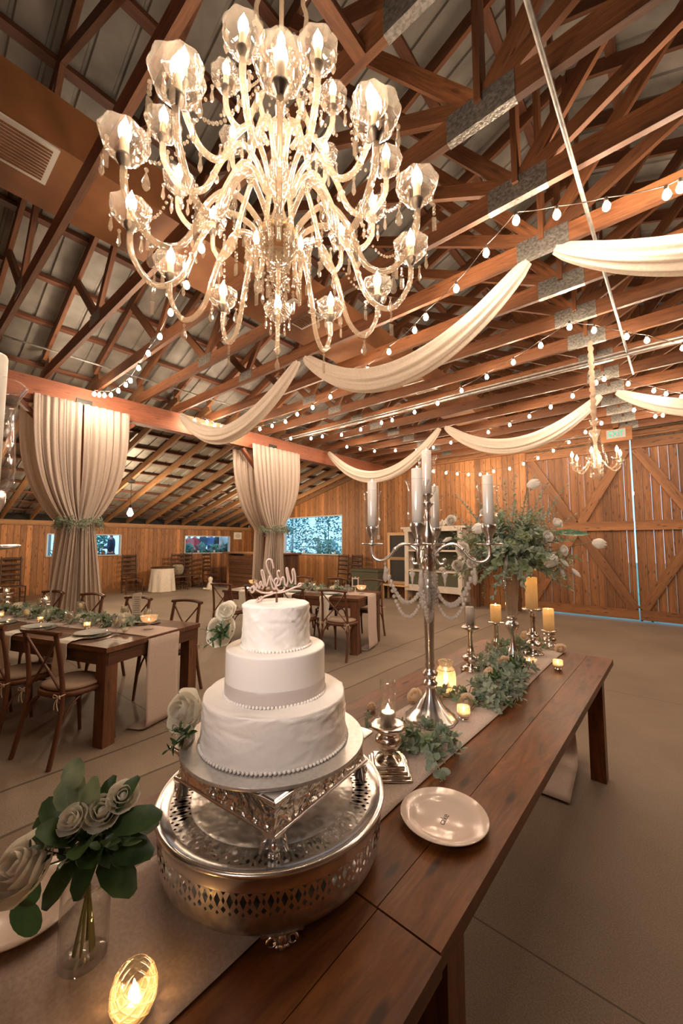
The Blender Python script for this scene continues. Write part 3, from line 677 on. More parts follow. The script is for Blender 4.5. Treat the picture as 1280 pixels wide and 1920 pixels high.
# topper: script lettering seen from behind
RT = V((cos(YAW), sin(YAW), 0)); FW = V((-sin(YAW), cos(YAW), 0))
def spl(P_, n=6):
    out = []; Q = [P_[0]]+list(P_)+[P_[-1]]
    for i in range(1, len(Q)-2):
        for k in range(n):
            t = k/n; out.append(tuple(.5*((2*Q[i][c])+(-Q[i-1][c]+Q[i+1][c])*t+(2*Q[i-1][c]-5*Q[i][c]+4*Q[i+1][c]-Q[i+2][c])*t*t+(-Q[i-1][c]+3*Q[i][c]-3*Q[i+1][c]+Q[i+2][c])*t**3) for c in range(len(P_[0]))))
    out.append(tuple(P_[-1])); return out
strokes = [[(345, 172), (362, 160), (372, 178), (352, 205), (338, 185), (352, 165), (380, 185), (420, 205), (480, 208), (540, 205), (600, 192), (650, 170), (690, 160), (700, 150), (690, 142), (678, 152), (686, 166)],
 [(408, 262), (432, 235), (470, 222), (496, 212), (492, 200), (478, 206)], [(385, 245), (395, 262), (375, 272)], [(398, 236), (410, 252), (392, 266)], [(412, 230), (425, 243)],
 [(658, 150), (655, 90), (643, 45), (634, 60), (640, 110), (628, 140), (612, 95), (600, 45), (592, 38), (594, 70), (604, 120), (596, 165)],
 [(600, 160), (585, 150), (578, 112), (568, 100), (556, 112), (566, 118)], [(548, 62), (536, 54), (528, 70), (536, 100), (552, 120), (546, 150), (520, 158), (508, 130), (520, 108), (534, 120), (522, 165), (540, 195), (575, 185), (580, 165)],
 [(500, 40), (492, 0), (478, -24), (456, -18), (450, 8), (462, 50), (490, 110), (512, 150), (516, 178), (498, 172), (484, 130), (476, 90), (466, 120), (452, 162), (442, 120), (432, 70), (420, 52), (414, 60), (424, 100), (436, 150), (428, 176)],
 [(432, 170), (420, 150), (414, 130), (404, 140), (408, 160), (398, 178)], [(400, 172), (388, 150), (380, 142), (384, 166), (372, 184), (360, 178)]]
tp = T('cake_topper', 'pink-beige script cake topper reading Mr & Mrs, seen from behind', 'cake topper', (CK.x, CK.y, bz+.008+T3))
b = MB(); bb = MB(); KX = .140/360
def tm(p): return RT*((p[0]-525)*KX)+V((0, 0, .118-(p[1]+25)*KX*1.02))
for sk in strokes:
    pts = [tm(p) for p in spl(sk, 5)]; b.tube(pts, .0030, 6); bb.tube([p+FW*.0028 for p in pts], .0034, 6)
O('lettering', b, m_topper, tp); O('wood_backing', bb, m_topedge, tp); O('spike', MB().beam((0, 0, -.03), (0, 0, .035), .005, .004), m_topedge, tp)

# ---------------------------------------------------------------- flowers and leaves
def rose(r, seed=0, open_=.9, layers=5):
    rr = random.Random(seed); b = MB(); b.ball((0, 0, r*.62), r*.26, 8, 6, sz=1.5)
    for L in range(layers):
        t = (L+.6)/layers; n = 3+(L > 1)+(L > 2)+(L > 3); Rm = r*(.22+.74*t); H = r*(1.30-.62*t*t); lip = r*(-.12+.38*t)*open_
        for k in range(n):
            a = 2*pi*(k+.5*(L % 2)+rr.uniform(-.08, .08))/n; wd = 2*pi/n*.64; ph = rr.random()*6
            def fn(i, j, a=a, wd=wd, Rm=Rm, H=H, lip=lip, ph=ph):
                w = 2*i-1; e = sin(pi*min(.5, .12+.55*j))*sqrt(max(0, 1-.55*max(0, j-.55)**2*4)); aa = a+w*wd*e
                rad = Rm*sin(pi*min(.5, .08+.52*j))+lip*max(0, j-.55)**2*4+r*.035*sin(w*3+ph)*j; z = H*j*(1-.10*w*w*j)-r*.05*max(0, j-.8)*5*max(0, lip/r)
                return V((rad*cos(aa), rad*sin(aa), z))
            b.grid(fn, 7, 7)
    return b
def tulip(r):
    b = MB()
    for k in range(6):
        a = 2*pi*k/6; o_ = .92 if k % 2 else 1.0
        def fn(i, j, a=a, o_=o_):
            wd = 1.15*sin(pi*(.12+.80*j))**.8; aa = a+(i-.5)*wd; rad = r*o_*(.18+.80*sin(pi*min(1, .08+j*.80)))
            return V((rad*cos(aa), rad*sin(aa), 2.3*r*j))
        b.grid(fn, 6, 8)
    return b
def orient(d, up=None):
    return V((0, 0, 1)).rotation_difference(V(d).normalized()).to_matrix().to_4x4()
def ros_at(p, d, r, mat, name, label, cat='flower', seed=0, parent=None, group=None, layers=5, open_=.9):
    b = rose(r, seed, open_, layers=layers).xf(orient(d))
    if parent: return O(name, b, mat, parent, loc=p, label=label)
    return O(name, b, mat, loc=p, label=label, cat=cat, group=group)
def sprig(p, d, L, n, lw, mat, seed, wfac=.45, droop=.1, kind=0, parent=None, name='sprig', into=None, stem=None):
    rr = random.Random(seed); b = into or MB(); d = V(d).normalized(); p = V(p); sd = d.orthogonal().normalized(); pts = []
    for i in range(8):
        t = i/7; pts.append(p+d*L*t+V((0, 0, -droop*L*t*t)))
    (stem or b).tube(pts, [.0022*(1-.6*i/7) for i in range(8)], 5)
    for k in range(n):
        t = .12+.88*(k+.5)/n; i = min(6, int(t*7)); q_ = pts[i].lerp(pts[i+1], t*7-i); a = k*2.4+rr.random(); ax = Mx.Rotation(a, 3, d) @ sd
        b.leaf(q_, ax+d*.7+V((0, 0, .1)), d-ax*.6+V((0, 0, .6)), lw*rr.uniform(.8, 1.25)*(1.1-.5*t), lw*wfac*2*rr.uniform(.8, 1.1)*(1.1-.5*t), kind=kind)
    b.leaf(pts[-1], d, V((0, 0, 1)), lw*.7, lw*wfac*1.2, kind=kind); return b
lf = -RT
def ros_c(c, d, r, *k, **kk): return ros_at(V(c)-V(d).normalized()*r*.6, d, r, *k, **kk)
ros_c(CK+lf*.140-FW*.03+V((0, 0, 1.318)), lf*.45+V((0, 0, .45))-FW*1.0, .043, m_rose, 'rose', 'cream rose pressed against the left of the top cake tier', seed=1)
ros_c(CK+lf*.128-FW*.030+V((0, 0, 1.368)), lf*.3+V((0, 0, .7))-FW*.9, .028, m_rose, 'rose', 'smaller cream bloom above the rose beside the top cake tier', seed=2, layers=4)
ros_c(CK+lf*.232-FW*.02+V((0, 0, 1.105)), lf*.5+V((0, 0, .4))-FW*.9, .056, m_rose, 'rose', 'large cream rose against the left of the bottom cake tier', seed=3)
ros_c(CK+lf*.212-FW*.065+V((0, 0, 1.062)), lf*.6-FW+V((0, 0, .3)), .030, m_rose, 'rose', 'cream rosebud low beside the bottom cake tier', seed=4, layers=4)
for c0, nm, sd in ((CK+lf*.125-FW*.055+V((0, 0, 1.315)), 'small green leaf sprig tucked by the top tier roses', 1), (CK+lf*.200-FW*.085+V((0, 0, 1.075)), 'small dark leaf sprig tucked by the bottom tier roses', 2)):
    b = MB(); rr = random.Random(sd)
    for k in range(5): sprig(c0, lf*rr.uniform(-.2, 1)-FW*rr.uniform(.2, 1)+V((0, 0, rr.uniform(-.4, 1.1))), .05, 5, .024, m_l2, k, wfac=.25, into=b)
    O('leaf_sprig', b, m_l2, label=nm, cat='leaf')
# garlands on the cake table
def garland(path, spread, n, L, mats, name, label, seed, hz=.05, kinds=(0, 1)):
    rr = random.Random(seed); t = T(name, label, 'garland', (0, 0, 0)); bs = [MB() for _ in mats]; st_ = MB(); P_ = [V(p) for p in path]
    for a, c in zip(P_, P_[1:]): st_.tube([a, (a+c)/2+V((.01, 0, .01)), c], .004, 6)
    for k in range(n):
        s = rr.random()*(len(P_)-1); i = min(int(s), len(P_)-2); p = P_[i].lerp(P_[i+1], s-i); a = rr.random()*6.28; rad = spread*rr.random()
        p = p+V((rad*cos(a), rad*sin(a), hz*rr.random()*(1-rad/spread*.7))); d = V((cos(a), sin(a), rr.uniform(.0, .9)))
        m = rr.randrange(len(mats)); sprig(p, d, L*rr.uniform(.6, 1.2), 7, L*.56*rr.uniform(.8, 1.2), mats[m], k*7+seed, wfac=(.25, .36)[m % 2], kind=kinds[m % 2], droop=.35, into=bs[m])
    for b, m in zip(bs, mats): O('foliage', b, m, t)
    O('stem', st_, m_stem, t); return t
garland([(-.84, 1.47, TZ+.012), (-.77, 1.42, TZ+.012), (-.71, 1.36, TZ+.012)], .09, 40, .062, [m_l4, m_l3], 'leaf_garland', 'bunch of green leaves between the square mercury candlestick and candelabrum', 3, hz=.07)
garland([(-1.02, 1.37, TZ+.012), (-1.12, 1.30, TZ+.012)], .05, 9, .06, [m_l1, m_l3], 'leaf_garland', 'loose sage leaves left of the mercury candlestick', 5, hz=.05)
garland([(-.97, 1.93, TZ+.012), (-.84, 1.98, TZ+.012), (-.75, 2.02, TZ+.012)], .07, 30, .06, [m_l4, m_l3], 'leaf_garland', 'wispy small-leaved greenery behind the candelabrum base', 8, hz=.05)
garland([(-.76, 1.98, TZ+.012), (-.79, 2.3, TZ+.012), (-.85, 2.65, TZ+.012)], .10, 110, .075, [m_l1, m_l3, m_l2, m_l1], 'leaf_garland', 'thick sage and eucalyptus garland in the middle of the runner', 11, hz=.10)
garland([(-.98, 2.55, TZ+.012), (-.98, 2.9, TZ+.012), (-.92, 3.2, TZ+.012)], .09, 60, .07, [m_l3, m_l4, m_l1], 'leaf_garland', 'leafy garland around the far candlesticks', 14, hz=.11)
sola = [(784, 1300, .80, .040, 'tan carved rose just left of the candelabrum base'), (878, 1310, .79, .040, 'tan carved rose behind the votive in front of the greenery'), (921, 1255, .83, .030, 'flat peach carved flower at the top of the thick garland'), (926, 1277, .81, .034, 'peach carved flower facing up in the thick garland'), (948, 1237, .84, .038, 'tall cream carved flower in front of the trumpet vase foot'), (966, 1282, .79, .036, 'pale carved bloom on the right edge of the runner garland'), (924, 1212, .82, .026, 'small pale carved flower at the back of the garland'), (1052, 1212, .79, .036, 'pale carved flower at the far right end of the runner'), (986, 1186, .84, .030, 'small cream carved flower behind the trumpet vase'), (700, 1318, .78, .024, 'small carved bud among the loose sage leaves')]
for i, (u_, v_, z_, r_, lab) in enumerate(sola):
    p = U(u_, v_, z=z_); ros_at((p.x, p.y, z_-.03), (.3*sin(i*2.1)-.3, -.8, .7), r_*1.15, m_sola, 'carved_flower', lab, seed=30+i, layers=5, open_=.45)

# ---------------------------------------------------------------- candle things
def flame(b, c, h=.018): return b.lathe([(.0006, -.1*h), (.30*h, .12*h), (.34*h, .3*h), (.22*h, .62*h), (.08*h, .88*h), (.0005, 1.1*h)], 8, c=c)
def candle(loc, r, h, mat, label, lit=.02, group=None, name='pillar_candle', well=.3):
    t = T(name, label, 'candle', loc, group=group); w = h*well if lit else .002
    O('wax', MB().olathe([(.0005, 0), (r, 0), (r, h*.5), (r*1.0, h-.003), (r*.95, h), (r*.86, h-.001), (r*.80, h-w), (.0005, h-w-.001)], 22), mat, t)
    O('wick', MB().tube([(0, 0, h-w), (.001, 0, h-w+.010)], .0009, 5), m_ink, t)
    if lit: O('flame', flame(MB(), (0, 0, h-w+.008), lit), m_flame, t)
    return t
def votive(loc, label, s=1.0, tl='', stemmed=True):
    t = T('votive_holder', label, 'candle holder', loc)
    if stemmed:
        O('base', MB().lathe([(.020*s, 0), (.022*s, .004*s), (.020*s, .011*s), (.013*s, .014*s)], 18), m_merc, t)
        O('cup', MB().olathe([(.012*s, .014*s), (.024*s, .020*s), (.028*s, .032*s), (.0275*s, .058*s), (.0265*s, .058*s), (.026*s, .034*s), (.010*s, .019*s)], 20), m_votive, t); z = .019*s
    else:
        O('cup', MB().olathe([(.022*s, 0), (.027*s, .003), (.030*s, .055*s), (.029*s, .055*s), (.025*s, .004), (.001, .004)], 20), m_votive, t); z = .005
    c = T('tea_light', tl or 'tea light burning inside the '+label, 'candle', (loc[0], loc[1], loc[2]+z+.001))
    O('wax', MB().lathe([(.0175*s, 0), (.0175*s, .016*s), (.001, .0155*s)], 16), m_wax, c); O('flame', flame(MB(), (0, 0, .020*s), .017*s), m_flame, c); return t
R3 = TZ+.0055
for u_, v_, lab in ((869, 1352, 'lit mercury votive in front of the candelabrum base'), (1046, 1256, 'lit mercury votive alone at the far right of the table')):
    p = U(u_, v_, z=TZ); votive((p.x, p.y, R3 if p.x < -.69 else TZ+.001), lab, 1.05)
# crackle jar
p = U(836, 1300, z=TZ); t = T('crackle_jar', 'amber crackled glass jar glowing behind the candelabrum', 'jar', (p.x, p.y, R3))
q = N('crackle_glass'); q.t.nodes.remove(q.b); tc = q.n('ShaderNodeTexCoord'); vo = q.n('ShaderNodeTexVoronoi', i_Scale=75.0, feature='DISTANCE_TO_EDGE'); q.l(tc.outputs['Object'], vo.inputs['Vector'])
f_ = q.math('LESS_THAN', vo.outputs['Distance'], .10); tr_ = q.n('ShaderNodeBsdfTransparent'); tr_.inputs[0].default_value = (1, .9, .72, 1); tl_ = q.n('ShaderNodeBsdfTranslucent'); tl_.inputs[0].default_value = (1, .88, .68, 1); gl_ = q.n('ShaderNodeBsdfGlossy'); gl_.inputs['Roughness'].default_value = .1
m1 = q.n('ShaderNodeMixShader'); m1.inputs[0].default_value = .3; q.l(tl_.outputs[0], m1.inputs[1]); q.l(gl_.outputs[0], m1.inputs[2]); m2 = q.n('ShaderNodeMixShader'); q.l(q.math('ADD', q.math('MULTIPLY', f_, -.25), .82), m2.inputs[0]); q.l(tr_.outputs[0], m2.inputs[1]); q.l(m1.outputs[0], m2.inputs[2]); q.l(m2.outputs[0], q.out.inputs[0]); m_crackle = q.m
O('body', MB().olathe([(.001, .001), (.036, 0), (.047, .012), (.053, .05), (.052, .10), (.044, .125), (.033, .135), (.032, .145), (.041, .152), (.041, .162), (.037, .165), (.035, .160)], 28), m_crackle, t)
O('twine', MB().tube([(.046*cos(a), .046*sin(a), .122) for a in [2*pi*i/20 for i in range(20)]], .0015, 5, closed=True), m_stem, t)
c = T('tea_light', 'tea light burning inside the amber crackled jar', 'candle', (p.x, p.y, R3+.002)); O('wax', MB().lathe([(.022, 0), (.022, .03), (.001, .029)], 16), m_wax, c); O('flame', flame(MB(), (0, 0, .036), .034), m_flame, c)
# candlesticks of mercury glass
def turned(prof, k): return [(r*k, z) for r, z in prof]
def stick(loc, prof, label, mat=None, base_sq=None, rz=0):
    t = T('candlestick', label, 'candle holder', loc, rz)
    if base_sq:
        b = MB()
        for r, z0, z1 in base_sq: b.join(MB().lathe([(r, z0), (r*1.03, (z0+z1)/2), (r*.97, z1)], 4, a0=radians(45)))
        O('base', b, mat or m_merc, t)
    O('stem', MB().lathe(prof, 28), mat or m_merc, t); return t
p = U(745, 1452, z=TZ); mhx, mhy = -.818, 1.205
stick((mhx, mhy, R3), [(.048, .04), (.040, .052), (.022, .060), (.022, .072), (.036, .082), (.046, .098), (.046, .112), (.034, .124), (.026, .130), (.040, .138), (.058, .146), (.062, .153), (.060, .159), (.048, .160), (.036, .153), (.001, .152)], 'square-based mercury glass candlestick just right of the cake', base_sq=[(.103, 0, .010), (.094, .010, .020), (.083, .020, .030), (.070, .030, .042)], rz=radians(40))
t = T('glass_cylinder', 'clear glass cylinder standing on the square mercury candlestick', 'vase', (mhx, mhy, R3+.154))
O('tube', MB().olathe([(.001, .002), (.026, .002), (.0275, 0), (.0275, .150), (.0268, .151), (.0262, .149)], 28), m_glass, t)
candle((mhx, mhy, R3+.160), .024, .040, m_wax, 'short white candle burning inside the glass cylinder', .022, well=.12)
h2 = U(883, 1258, z=TZ)
stick((h2.x, h2.y, TZ+.006), [(.062, 0), (.064, .006), (.052, .014), (.056, .022), (.030, .034), (.018, .044), (.044, .058), (.052, .074), (.048, .088), (.026, .100), (.020, .108), (.024, .114), (.019, .122), (.017, .150), (.014, .200), (.018, .235), (.019, .242), (.032, .250), (.054, .256), (.057, .262), (.056, .268), (.040, .270), (.001, .266)], 'tall mercury glass candlestick right of the candelabrum column')
t = T('glass_cylinder', 'clear glass cylinder standing on the tall mercury candlestick', 'vase', (h2.x, h2.y, TZ+.276))
O('tube', MB().olathe([(.001, .002), (.030, .002), (.0315, 0), (.0315, .175), (.0308, .176), (.0302, .174)], 28), m_glass, t)
candle((h2.x, h2.y, TZ+.282), .026, .115, m_wax, 'white pillar candle inside the cylinder on the tall mercury candlestick', 0)
h3 = U(1000, 1228, z=TZ); h4 = U(1030, 1212, z=TZ)
stick((h3.x, h3.y, TZ+.006), [(.070, 0), (.072, .008), (.058, .018), (.040, .030), (.030, .040), (.052, .055), (.056, .070), (.048, .088), (.026, .102), (.024, .112), (.040, .122), (.044, .134), (.034, .148), (.020, .160), (.018, .200), (.020, .262), (.018, .290), (.034, .300), (.064, .308), (.070, .315), (.068, .323), (.050, .325), (.001, .318)], 'mercury glass candlestick under the taller amber candle')
candle((h3.x, h3.y, TZ+.326), .041, .225, m_amber, 'taller glowing amber pillar candle beneath the bouquet', .03, well=.22)
stick((h4.x, h4.y, TZ+.006), [(.062, 0), (.064, .006), (.050, .016), (.030, .026), (.046, .038), (.050, .050), (.038, .064), (.024, .072), (.040, .082), (.044, .092), (.026, .102), (.050, .108), (.058, .113), (.056, .119), (.001, .116)], 'short mercury glass candlestick at the far end of the table')
candle((h4.x, h4.y, TZ+.125), .040, .165, m_amber, 'shorter glowing amber candle at the end of the table', .03, well=.25)
h5 = V((-1.07, 3.0, TZ+.006)); stick(h5, [(.055, 0), (.057, .006), (.03, .02), (.018, .03), (.04, .05), (.02, .08), (.016, .19), (.03, .2), (.058, .208), (.056, .216), (.001, .213)], 'mercury candlestick mostly hidden behind the trumpet vase')
candle(h5+V((0, 0, .217)), .038, .12, m_amber, 'amber candle half hidden behind the trumpet vase', .03, well=.25)
# lotus votive
p = U(992, 1248, z=TZ); t = T('lotus_holder', 'small glass lotus-shaped candle holder by the trumpet vase foot', 'candle holder', (p.x, p.y, TZ+.006)); b = MB()
for k in range(10):
    a = 2*pi*k/10; b.leaf((.015*cos(a), .015*sin(a), .002), (cos(a), sin(a), .8), (-cos(a), -sin(a), 1), .055, .036, bend=-.15, kind=0)
O('petals', b, m_votive, t); O('base', MB().lathe([(.02, 0), (.02, .004)], 14), m_votive, t)
c = T('tea_light', 'tea light burning in the glass lotus holder', 'candle', (p.x, p.y, TZ+.012)); O('wax', MB().lathe([(.018, 0), (.018, .014), (.001, .0135)], 16), m_wax, c); O('flame', flame(MB(), (0, 0, .018), .016), m_flame, c)
# cake plate with the word
def plate(loc, r, mat, label, name='plate', cat='plate', group=None):
    return O(name, MB().lathe([(.001, .004), (r*.55, .004), (r*.60, .002), (r*.66, .002), (r*.70, .006), (r*.97, .020), (r, .0215), (r*.99, .0235), (r*.70, .010), (r*.62, .0065), (.001, .0065)], 64), mat, loc=loc, label=label, cat=cat, group=group)
pp = U(832, 1541, z=TZ)
t = T('cake_plate', 'white oval-looking plate with the small word cake, right of the stand', 'plate', (pp.x, pp.y, TZ+.0005)); c_ = plate((0, 0, 0), .124, m_cer, 'x'); c_.name = 'dish'; c_.parent = t
for k_ in ('label', 'category'): del c_[k_]
text('printed_word', 'cake', .027, m_ink, t, Mx.Translation((0, 0, .0068)) @ Mx.Rotation(radians(97), 4, 'Z'), .0002)
# second plate at the left, partly under the bouquet
p = U(70, 1685, z=TZ); t = T('serving_plate', 'white plate at the left edge behind the bud vase', 'plate', (p.x+.02, p.y-.03, TZ+.006))
c_ = plate((0, 0, 0), .120, m_cer, 'x'); c_.name = 'dish'; c_.parent = t
for k_ in ('label', 'category'): del c_[k_]
# bud vase
bx, by = -.915, .302; t = T('bud_vase', 'clear glass cylinder vase of water at the lower left', 'vase', (bx, by, TZ+.006))
O('glass', MB().olathe([(.001, .004), (.036, .003), (.041, .0), (.0425, .010), (.0425, .165), (.0418, .166), (.0410, .164)], 40), m_vglass, t)
O('water', MB().lathe([(.001, .014), (.039, .014), (.0395, .095), (.001, .095)], 32), glassy('vase_water', (.97, .98, .96), .93), t)
fl = T('flower_bunch', 'bunch of white roses and dark leaves in the clear vase at lower left', 'flowers', (bx, by, TZ+.02)); st_ = MB(); rr = random.Random(4)
tops = [('rose', -.075, .19, .042), ('rose', -.020, .265, .020), ('rose', -.035, .24, .022), ('rose', .022, .262, .026), ('rose', .052, .285, .022)]
for i in range(9):
    a = rr.random()*6.28; st_.tube([(.018*cos(a), .018*sin(a), .0), (-.008*cos(a), .004, .11), (-.024*cos(a+.5), -.02*sin(a), .20)], .0028, 6)
O('stems', st_, m_stem, fl)
for i, (nm, dx, h, r_) in enumerate(tops):
    pz = RT*dx+V((0, 0, h))-FW*(.03 if i == 0 else -.012*i+.02); ros_at(pz-V((0, 0, .03)), RT*dx*4+V((0, 0, .7))-FW*.6, r_*1.35, m_rose, 'rose', None, seed=50+i, parent=fl, layers=4 if i else 5)
b1 = MB(); b2 = MB(); b3 = MB()
for i, (dx, h, d0, L, w, which) in enumerate([(.02, .19, (1, -.3, .1), .12, .055, 1), (.045, .22, (1, -.1, .35), .10, .05, 1), (.03, .17, (.8, -.6, -.1), .11, .055, 1), (-.02, .20, (-.3, -.6, .6), .09, .05, 1), (0, .20, (.3, -.9, .4), .09, .05, 1), (.0, .22, (0, 0, 1), .09, .04, 3), (-.02, .24, (-.3, .2, 1), .08, .035, 3), (.03, .23, (.5, .2, .8), .09, .035, 1), (-.05, .22, (-.7, .2, .6), .07, .045, 1), (-.04, .25, (-.5, .3, 1), .06, .045, 3), (-.035, .29, (-.2, .3, 1), .055, .045, 3), (.01, .18, (.2, -.9, -.3), .08, .04, 1), (-.02, .17, (-.2, -.9, -.5), .08, .04, 1), (.04, .20, (.9, .5, .1), .09, .045, 1), (.01, .24, (.2, .5, .9), .07, .03, 1), (-.06, .2, (-.8, .4, .3), .08, .045, 1), (0, .19, (.6, -.8, .2), .08, .05, 1), (-.03, .21, (-.5, -.5, .2), .07, .04, 1)]):
    bb_ = {1: b1, 3: b3}[which]; d = RT*d0[0]+FW*d0[1]+V((0, 0, d0[2])); bb_.leaf(RT*dx+V((0, 0, h)), d, V((0, 0, 1))-FW*.8, L, w, bend=.15, kind=1)
for k in range(9): sprig(RT*rr.uniform(-.03, .04)+V((0, 0, .15)), RT*rr.uniform(-.7, .8)-FW*rr.uniform(-.5, .6)+V((0, 0, .8)), .10, 6, .045, m_l2, k, wfac=.3, into=b1)
for dx, h in ((-.105, .125), (-.100, .072)):
    c0 = RT*dx+V((0, 0, h))-FW*.02; b2.add([c0+(RT*cos(a)+V((0, 0, sin(a)))*.95-FW*.15*cos(a))*.036 for a in [2*pi*i/16 for i in range(16)]], [list(range(16))])
b2.tube([RT*-.02+V((0, 0, .17)), RT*-.08+V((0, 0, .15)), RT*-.10+V((0, 0, .10))], .0018, 5)
for nm, bb_, mm in (('dark_leaves', b1, m_l2), ('round_leaves', b2, leafm('round_euc_leaf', (.03, .10, .03), (.06, .17, .06))), ('pale_leaves', b3, m_l4)): O(nm, bb_, mm, fl)
# ribbed egg votive
p = V((-.742, .325, 0)); t = T('egg_votive', 'diamond-cut glass votive glowing at the bottom edge', 'candle holder', (p.x, p.y, TZ+.006))
q = N('cut_glass'); q.t.nodes.remove(q.b); tc = q.n('ShaderNodeUVMap'); sp = q.n('ShaderNodeSeparateXYZ'); q.l(tc.outputs[0], sp.inputs[0])
s1 = q.math('SINE', q.math('MULTIPLY', q.math('ADD', q.math('MULTIPLY', sp.outputs[0], 8.0), q.math('MULTIPLY', sp.outputs[1], 55.0)), 6.283)); s2 = q.math('SINE', q.math('MULTIPLY', q.math('SUBTRACT', q.math('MULTIPLY', sp.outputs[0], 8.0), q.math('MULTIPLY', sp.outputs[1], 55.0)), 6.283))
hh = q.math('MAXIMUM', s1, s2); bp = q.n('ShaderNodeBump'); bp.inputs['Strength'].default_value = .8; bp.inputs['Distance'].default_value = .01; q.l(hh, bp.inputs['Height'])
tr_ = q.n('ShaderNodeBsdfTransparent'); tr_.inputs[0].default_value = (1, .96, .85, 1); gl_ = q.n('ShaderNodeBsdfGlossy'); gl_.inputs['Roughness'].default_value = .08; q.l(bp.outputs[0], gl_.inputs['Normal']); tl_ = q.n('ShaderNodeBsdfTranslucent'); tl_.inputs[0].default_value = (1, .9, .68, 1)
m1 = q.n('ShaderNodeMixShader'); m1.inputs[0].default_value = .5; q.l(tl_.outputs[0], m1.inputs[1]); q.l(gl_.outputs[0], m1.inputs[2]); m2 = q.n('ShaderNodeMixShader'); q.l(q.math('ADD', q.math('MULTIPLY', q.math('GREATER_THAN', hh, .80), .55), .22), m2.inputs[0]); q.l(tr_.outputs[0], m2.inputs[1]); q.l(m1.outputs[0], m2.inputs[2]); q.l(m2.outputs[0], q.out.inputs[0])
O('cup', MB().olathe([(.001, 0), (.020, 0), (.030, .010), (.037, .028), (.037, .045), (.032, .062), (.025, .072), (.023, .072), (.030, .060), (.034, .044), (.034, .028), (.024, .010), (.001, .006)], 32), q.m, t)
c = T('tea_light', 'tea light burning inside the diamond-cut votive', 'candle', (p.x, p.y, TZ+.014)); O('wax', MB().lathe([(.018, 0), (.018, .016), (.001, .0155)], 16), m_wax, c); O('flame', flame(MB(), (0, 0, .020), .026), m_flame, c)
# trumpet vase and tall bouquet
vx, vy = -.878, 2.76; t = T('trumpet_vase', 'tall silver-footed glass trumpet vase holding the big bouquet', 'vase', (vx, vy, TZ+.006))
O('foot', MB().lathe([(.078, 0), (.080, .006), (.072, .014), (.052, .040), (.034, .075), (.022, .110), (.016, .150), (.015, .185), (.026, .215), (.040, .240), (.044, .256), (.036, .270), (.020, .280), (.030, .290), (.032, .300), (.022, .308)], 30, flute=10, fa=.05), m_silver, t)
O('glass_flute', MB().olathe([(.001, .300), (.026, .306), (.034, .33), (.042, .45), (.056, .68), (.054, .68), (.040, .45), (.031, .335), (.001, .310)], 30), glassy('flute_glass', (.93, .90, .86), .62, .08), t)
bq = T('tall_bouquet', 'big loose bouquet of greenery and white tulips above the table', 'flowers', (vx, vy, TZ+.66)); rr = random.Random(12); bs = [MB(), MB(), MB()]; stx = MB()
def toB(u_, v_, off=0.0):
    d = U(u_, v_, x=vx)-V((0, 0, EYE)); o_ = V((0, 0, EYE)); F = V((-sin(YAW), cos(YAW), 0)); s = (F.dot(V((vx, vy, 0)))+off)/F.dot(d); return o_+d*s-V((vx, vy, TZ+.66))
for k in range(330):
    a = rr.random()*6.28; el = rr.uniform(-.35, 1.3); d = V((cos(a)*cos(el), sin(a)*cos(el), sin(el))); c0 = V((0, 0, .04))+d*rr.uniform(.02, .24)
    m = rr.choice((0, 0, 1, 2)); L = rr.uniform(.12, .26)*(1.05 if el < .7 else .95); sprig(c0, d, L, 11, .042 if m < 2 else .03, None, k, wfac=(.30, .42, .18)[m], droop=.25, kind=m % 2, into=bs[m])
for (u_, v_, n) in ((858, 925, 16), (870, 940, 15), (895, 930, 14), (1000, 890, 15), (985, 930, 12), (1015, 950, 14), (880, 975, 14), (1060, 905, 12), (1075, 960, 10), (945, 900, 15), (920, 950, 13), (1030, 985, 12), (855, 985, 12), (880, 950, 18), (850, 960, 16), (1025, 900, 18), (1045, 935, 18), (1040, 960, 16), (1010, 925, 14), (965, 890, 12), (870, 1050, 10), (860, 1000, 12), (930, 920, 12)):
    e_ = toB(u_, v_, rr.uniform(-.1, .1)); sprig(e_*.20, e_, e_.length*.82, n+12, .036, None, n, wfac=.28, droop=.05, into=bs[2])
for (u_, v_) in ((905, 1120), (945, 1125), (985, 1110), (978, 1090)):
    e_ = toB(u_, v_, .06 if u_ > 970 else -.02); s_ = V((e_.x*.8, e_.y*.8, .02)); b = bs[1]
    for k in range(16):
        q_ = s_.lerp(e_, k/15); b.leaf(q_, V((sin(k*2.2), cos(k*2.2), -.3)), (0, 0, 1), .014, .012, kind=1)
    stx.tube([s_, e_], .0015, 5)
bs[1].leaf(toB(950, 1035, -.1), V((-.2, 0, -1)), -FW, .07, .06, kind=1); bs[1].leaf(toB(890, 1075, -.1), V((-.2, 0, -1)), -FW, .05, .05, kind=1); bs[1].leaf(toB(870, 1120-20, -.1), V((-.1, 0, -1)), -FW, .05, .035, kind=1)
for b, m in zip(bs, (m_l3, m_l4, m_l1)): O('foliage', b, m, bq)
b = MB(); e0, e1 = toB(1032, 1000, -.12), toB(1106, 1001, -.14); b.leaf(e0, e1-e0, V((0, 0, 1))-FW*.8, (e1-e0).length, .075, bend=.02, kind=0); O('broad_leaf', b, m_l5, bq)
for i, (u_, v_, off, dd, r_) in enumerate([(999, 908, -.15, (.9, 0, .35), .034), (896, 991, -.28, (.8, 0, .3), .034), (1122, 1019, -.2, (1, 0, -.25), .034), (1032, 1052, -.28, (.6, 0, .7), .038)]):
    e_ = toB(u_, v_, off); d = RT*dd[0]+V((0, 0, dd[2]))-FW*.25; d.normalize(); O('tulip', tulip(r_).xf(orient(d)), m_tulip, bq, loc=e_-d*r_*1.1); stx.tube([V((0, 0, .02)), e_*.5+V((0, 0, .02)), e_-d*r_*1.1], .0025, 6)
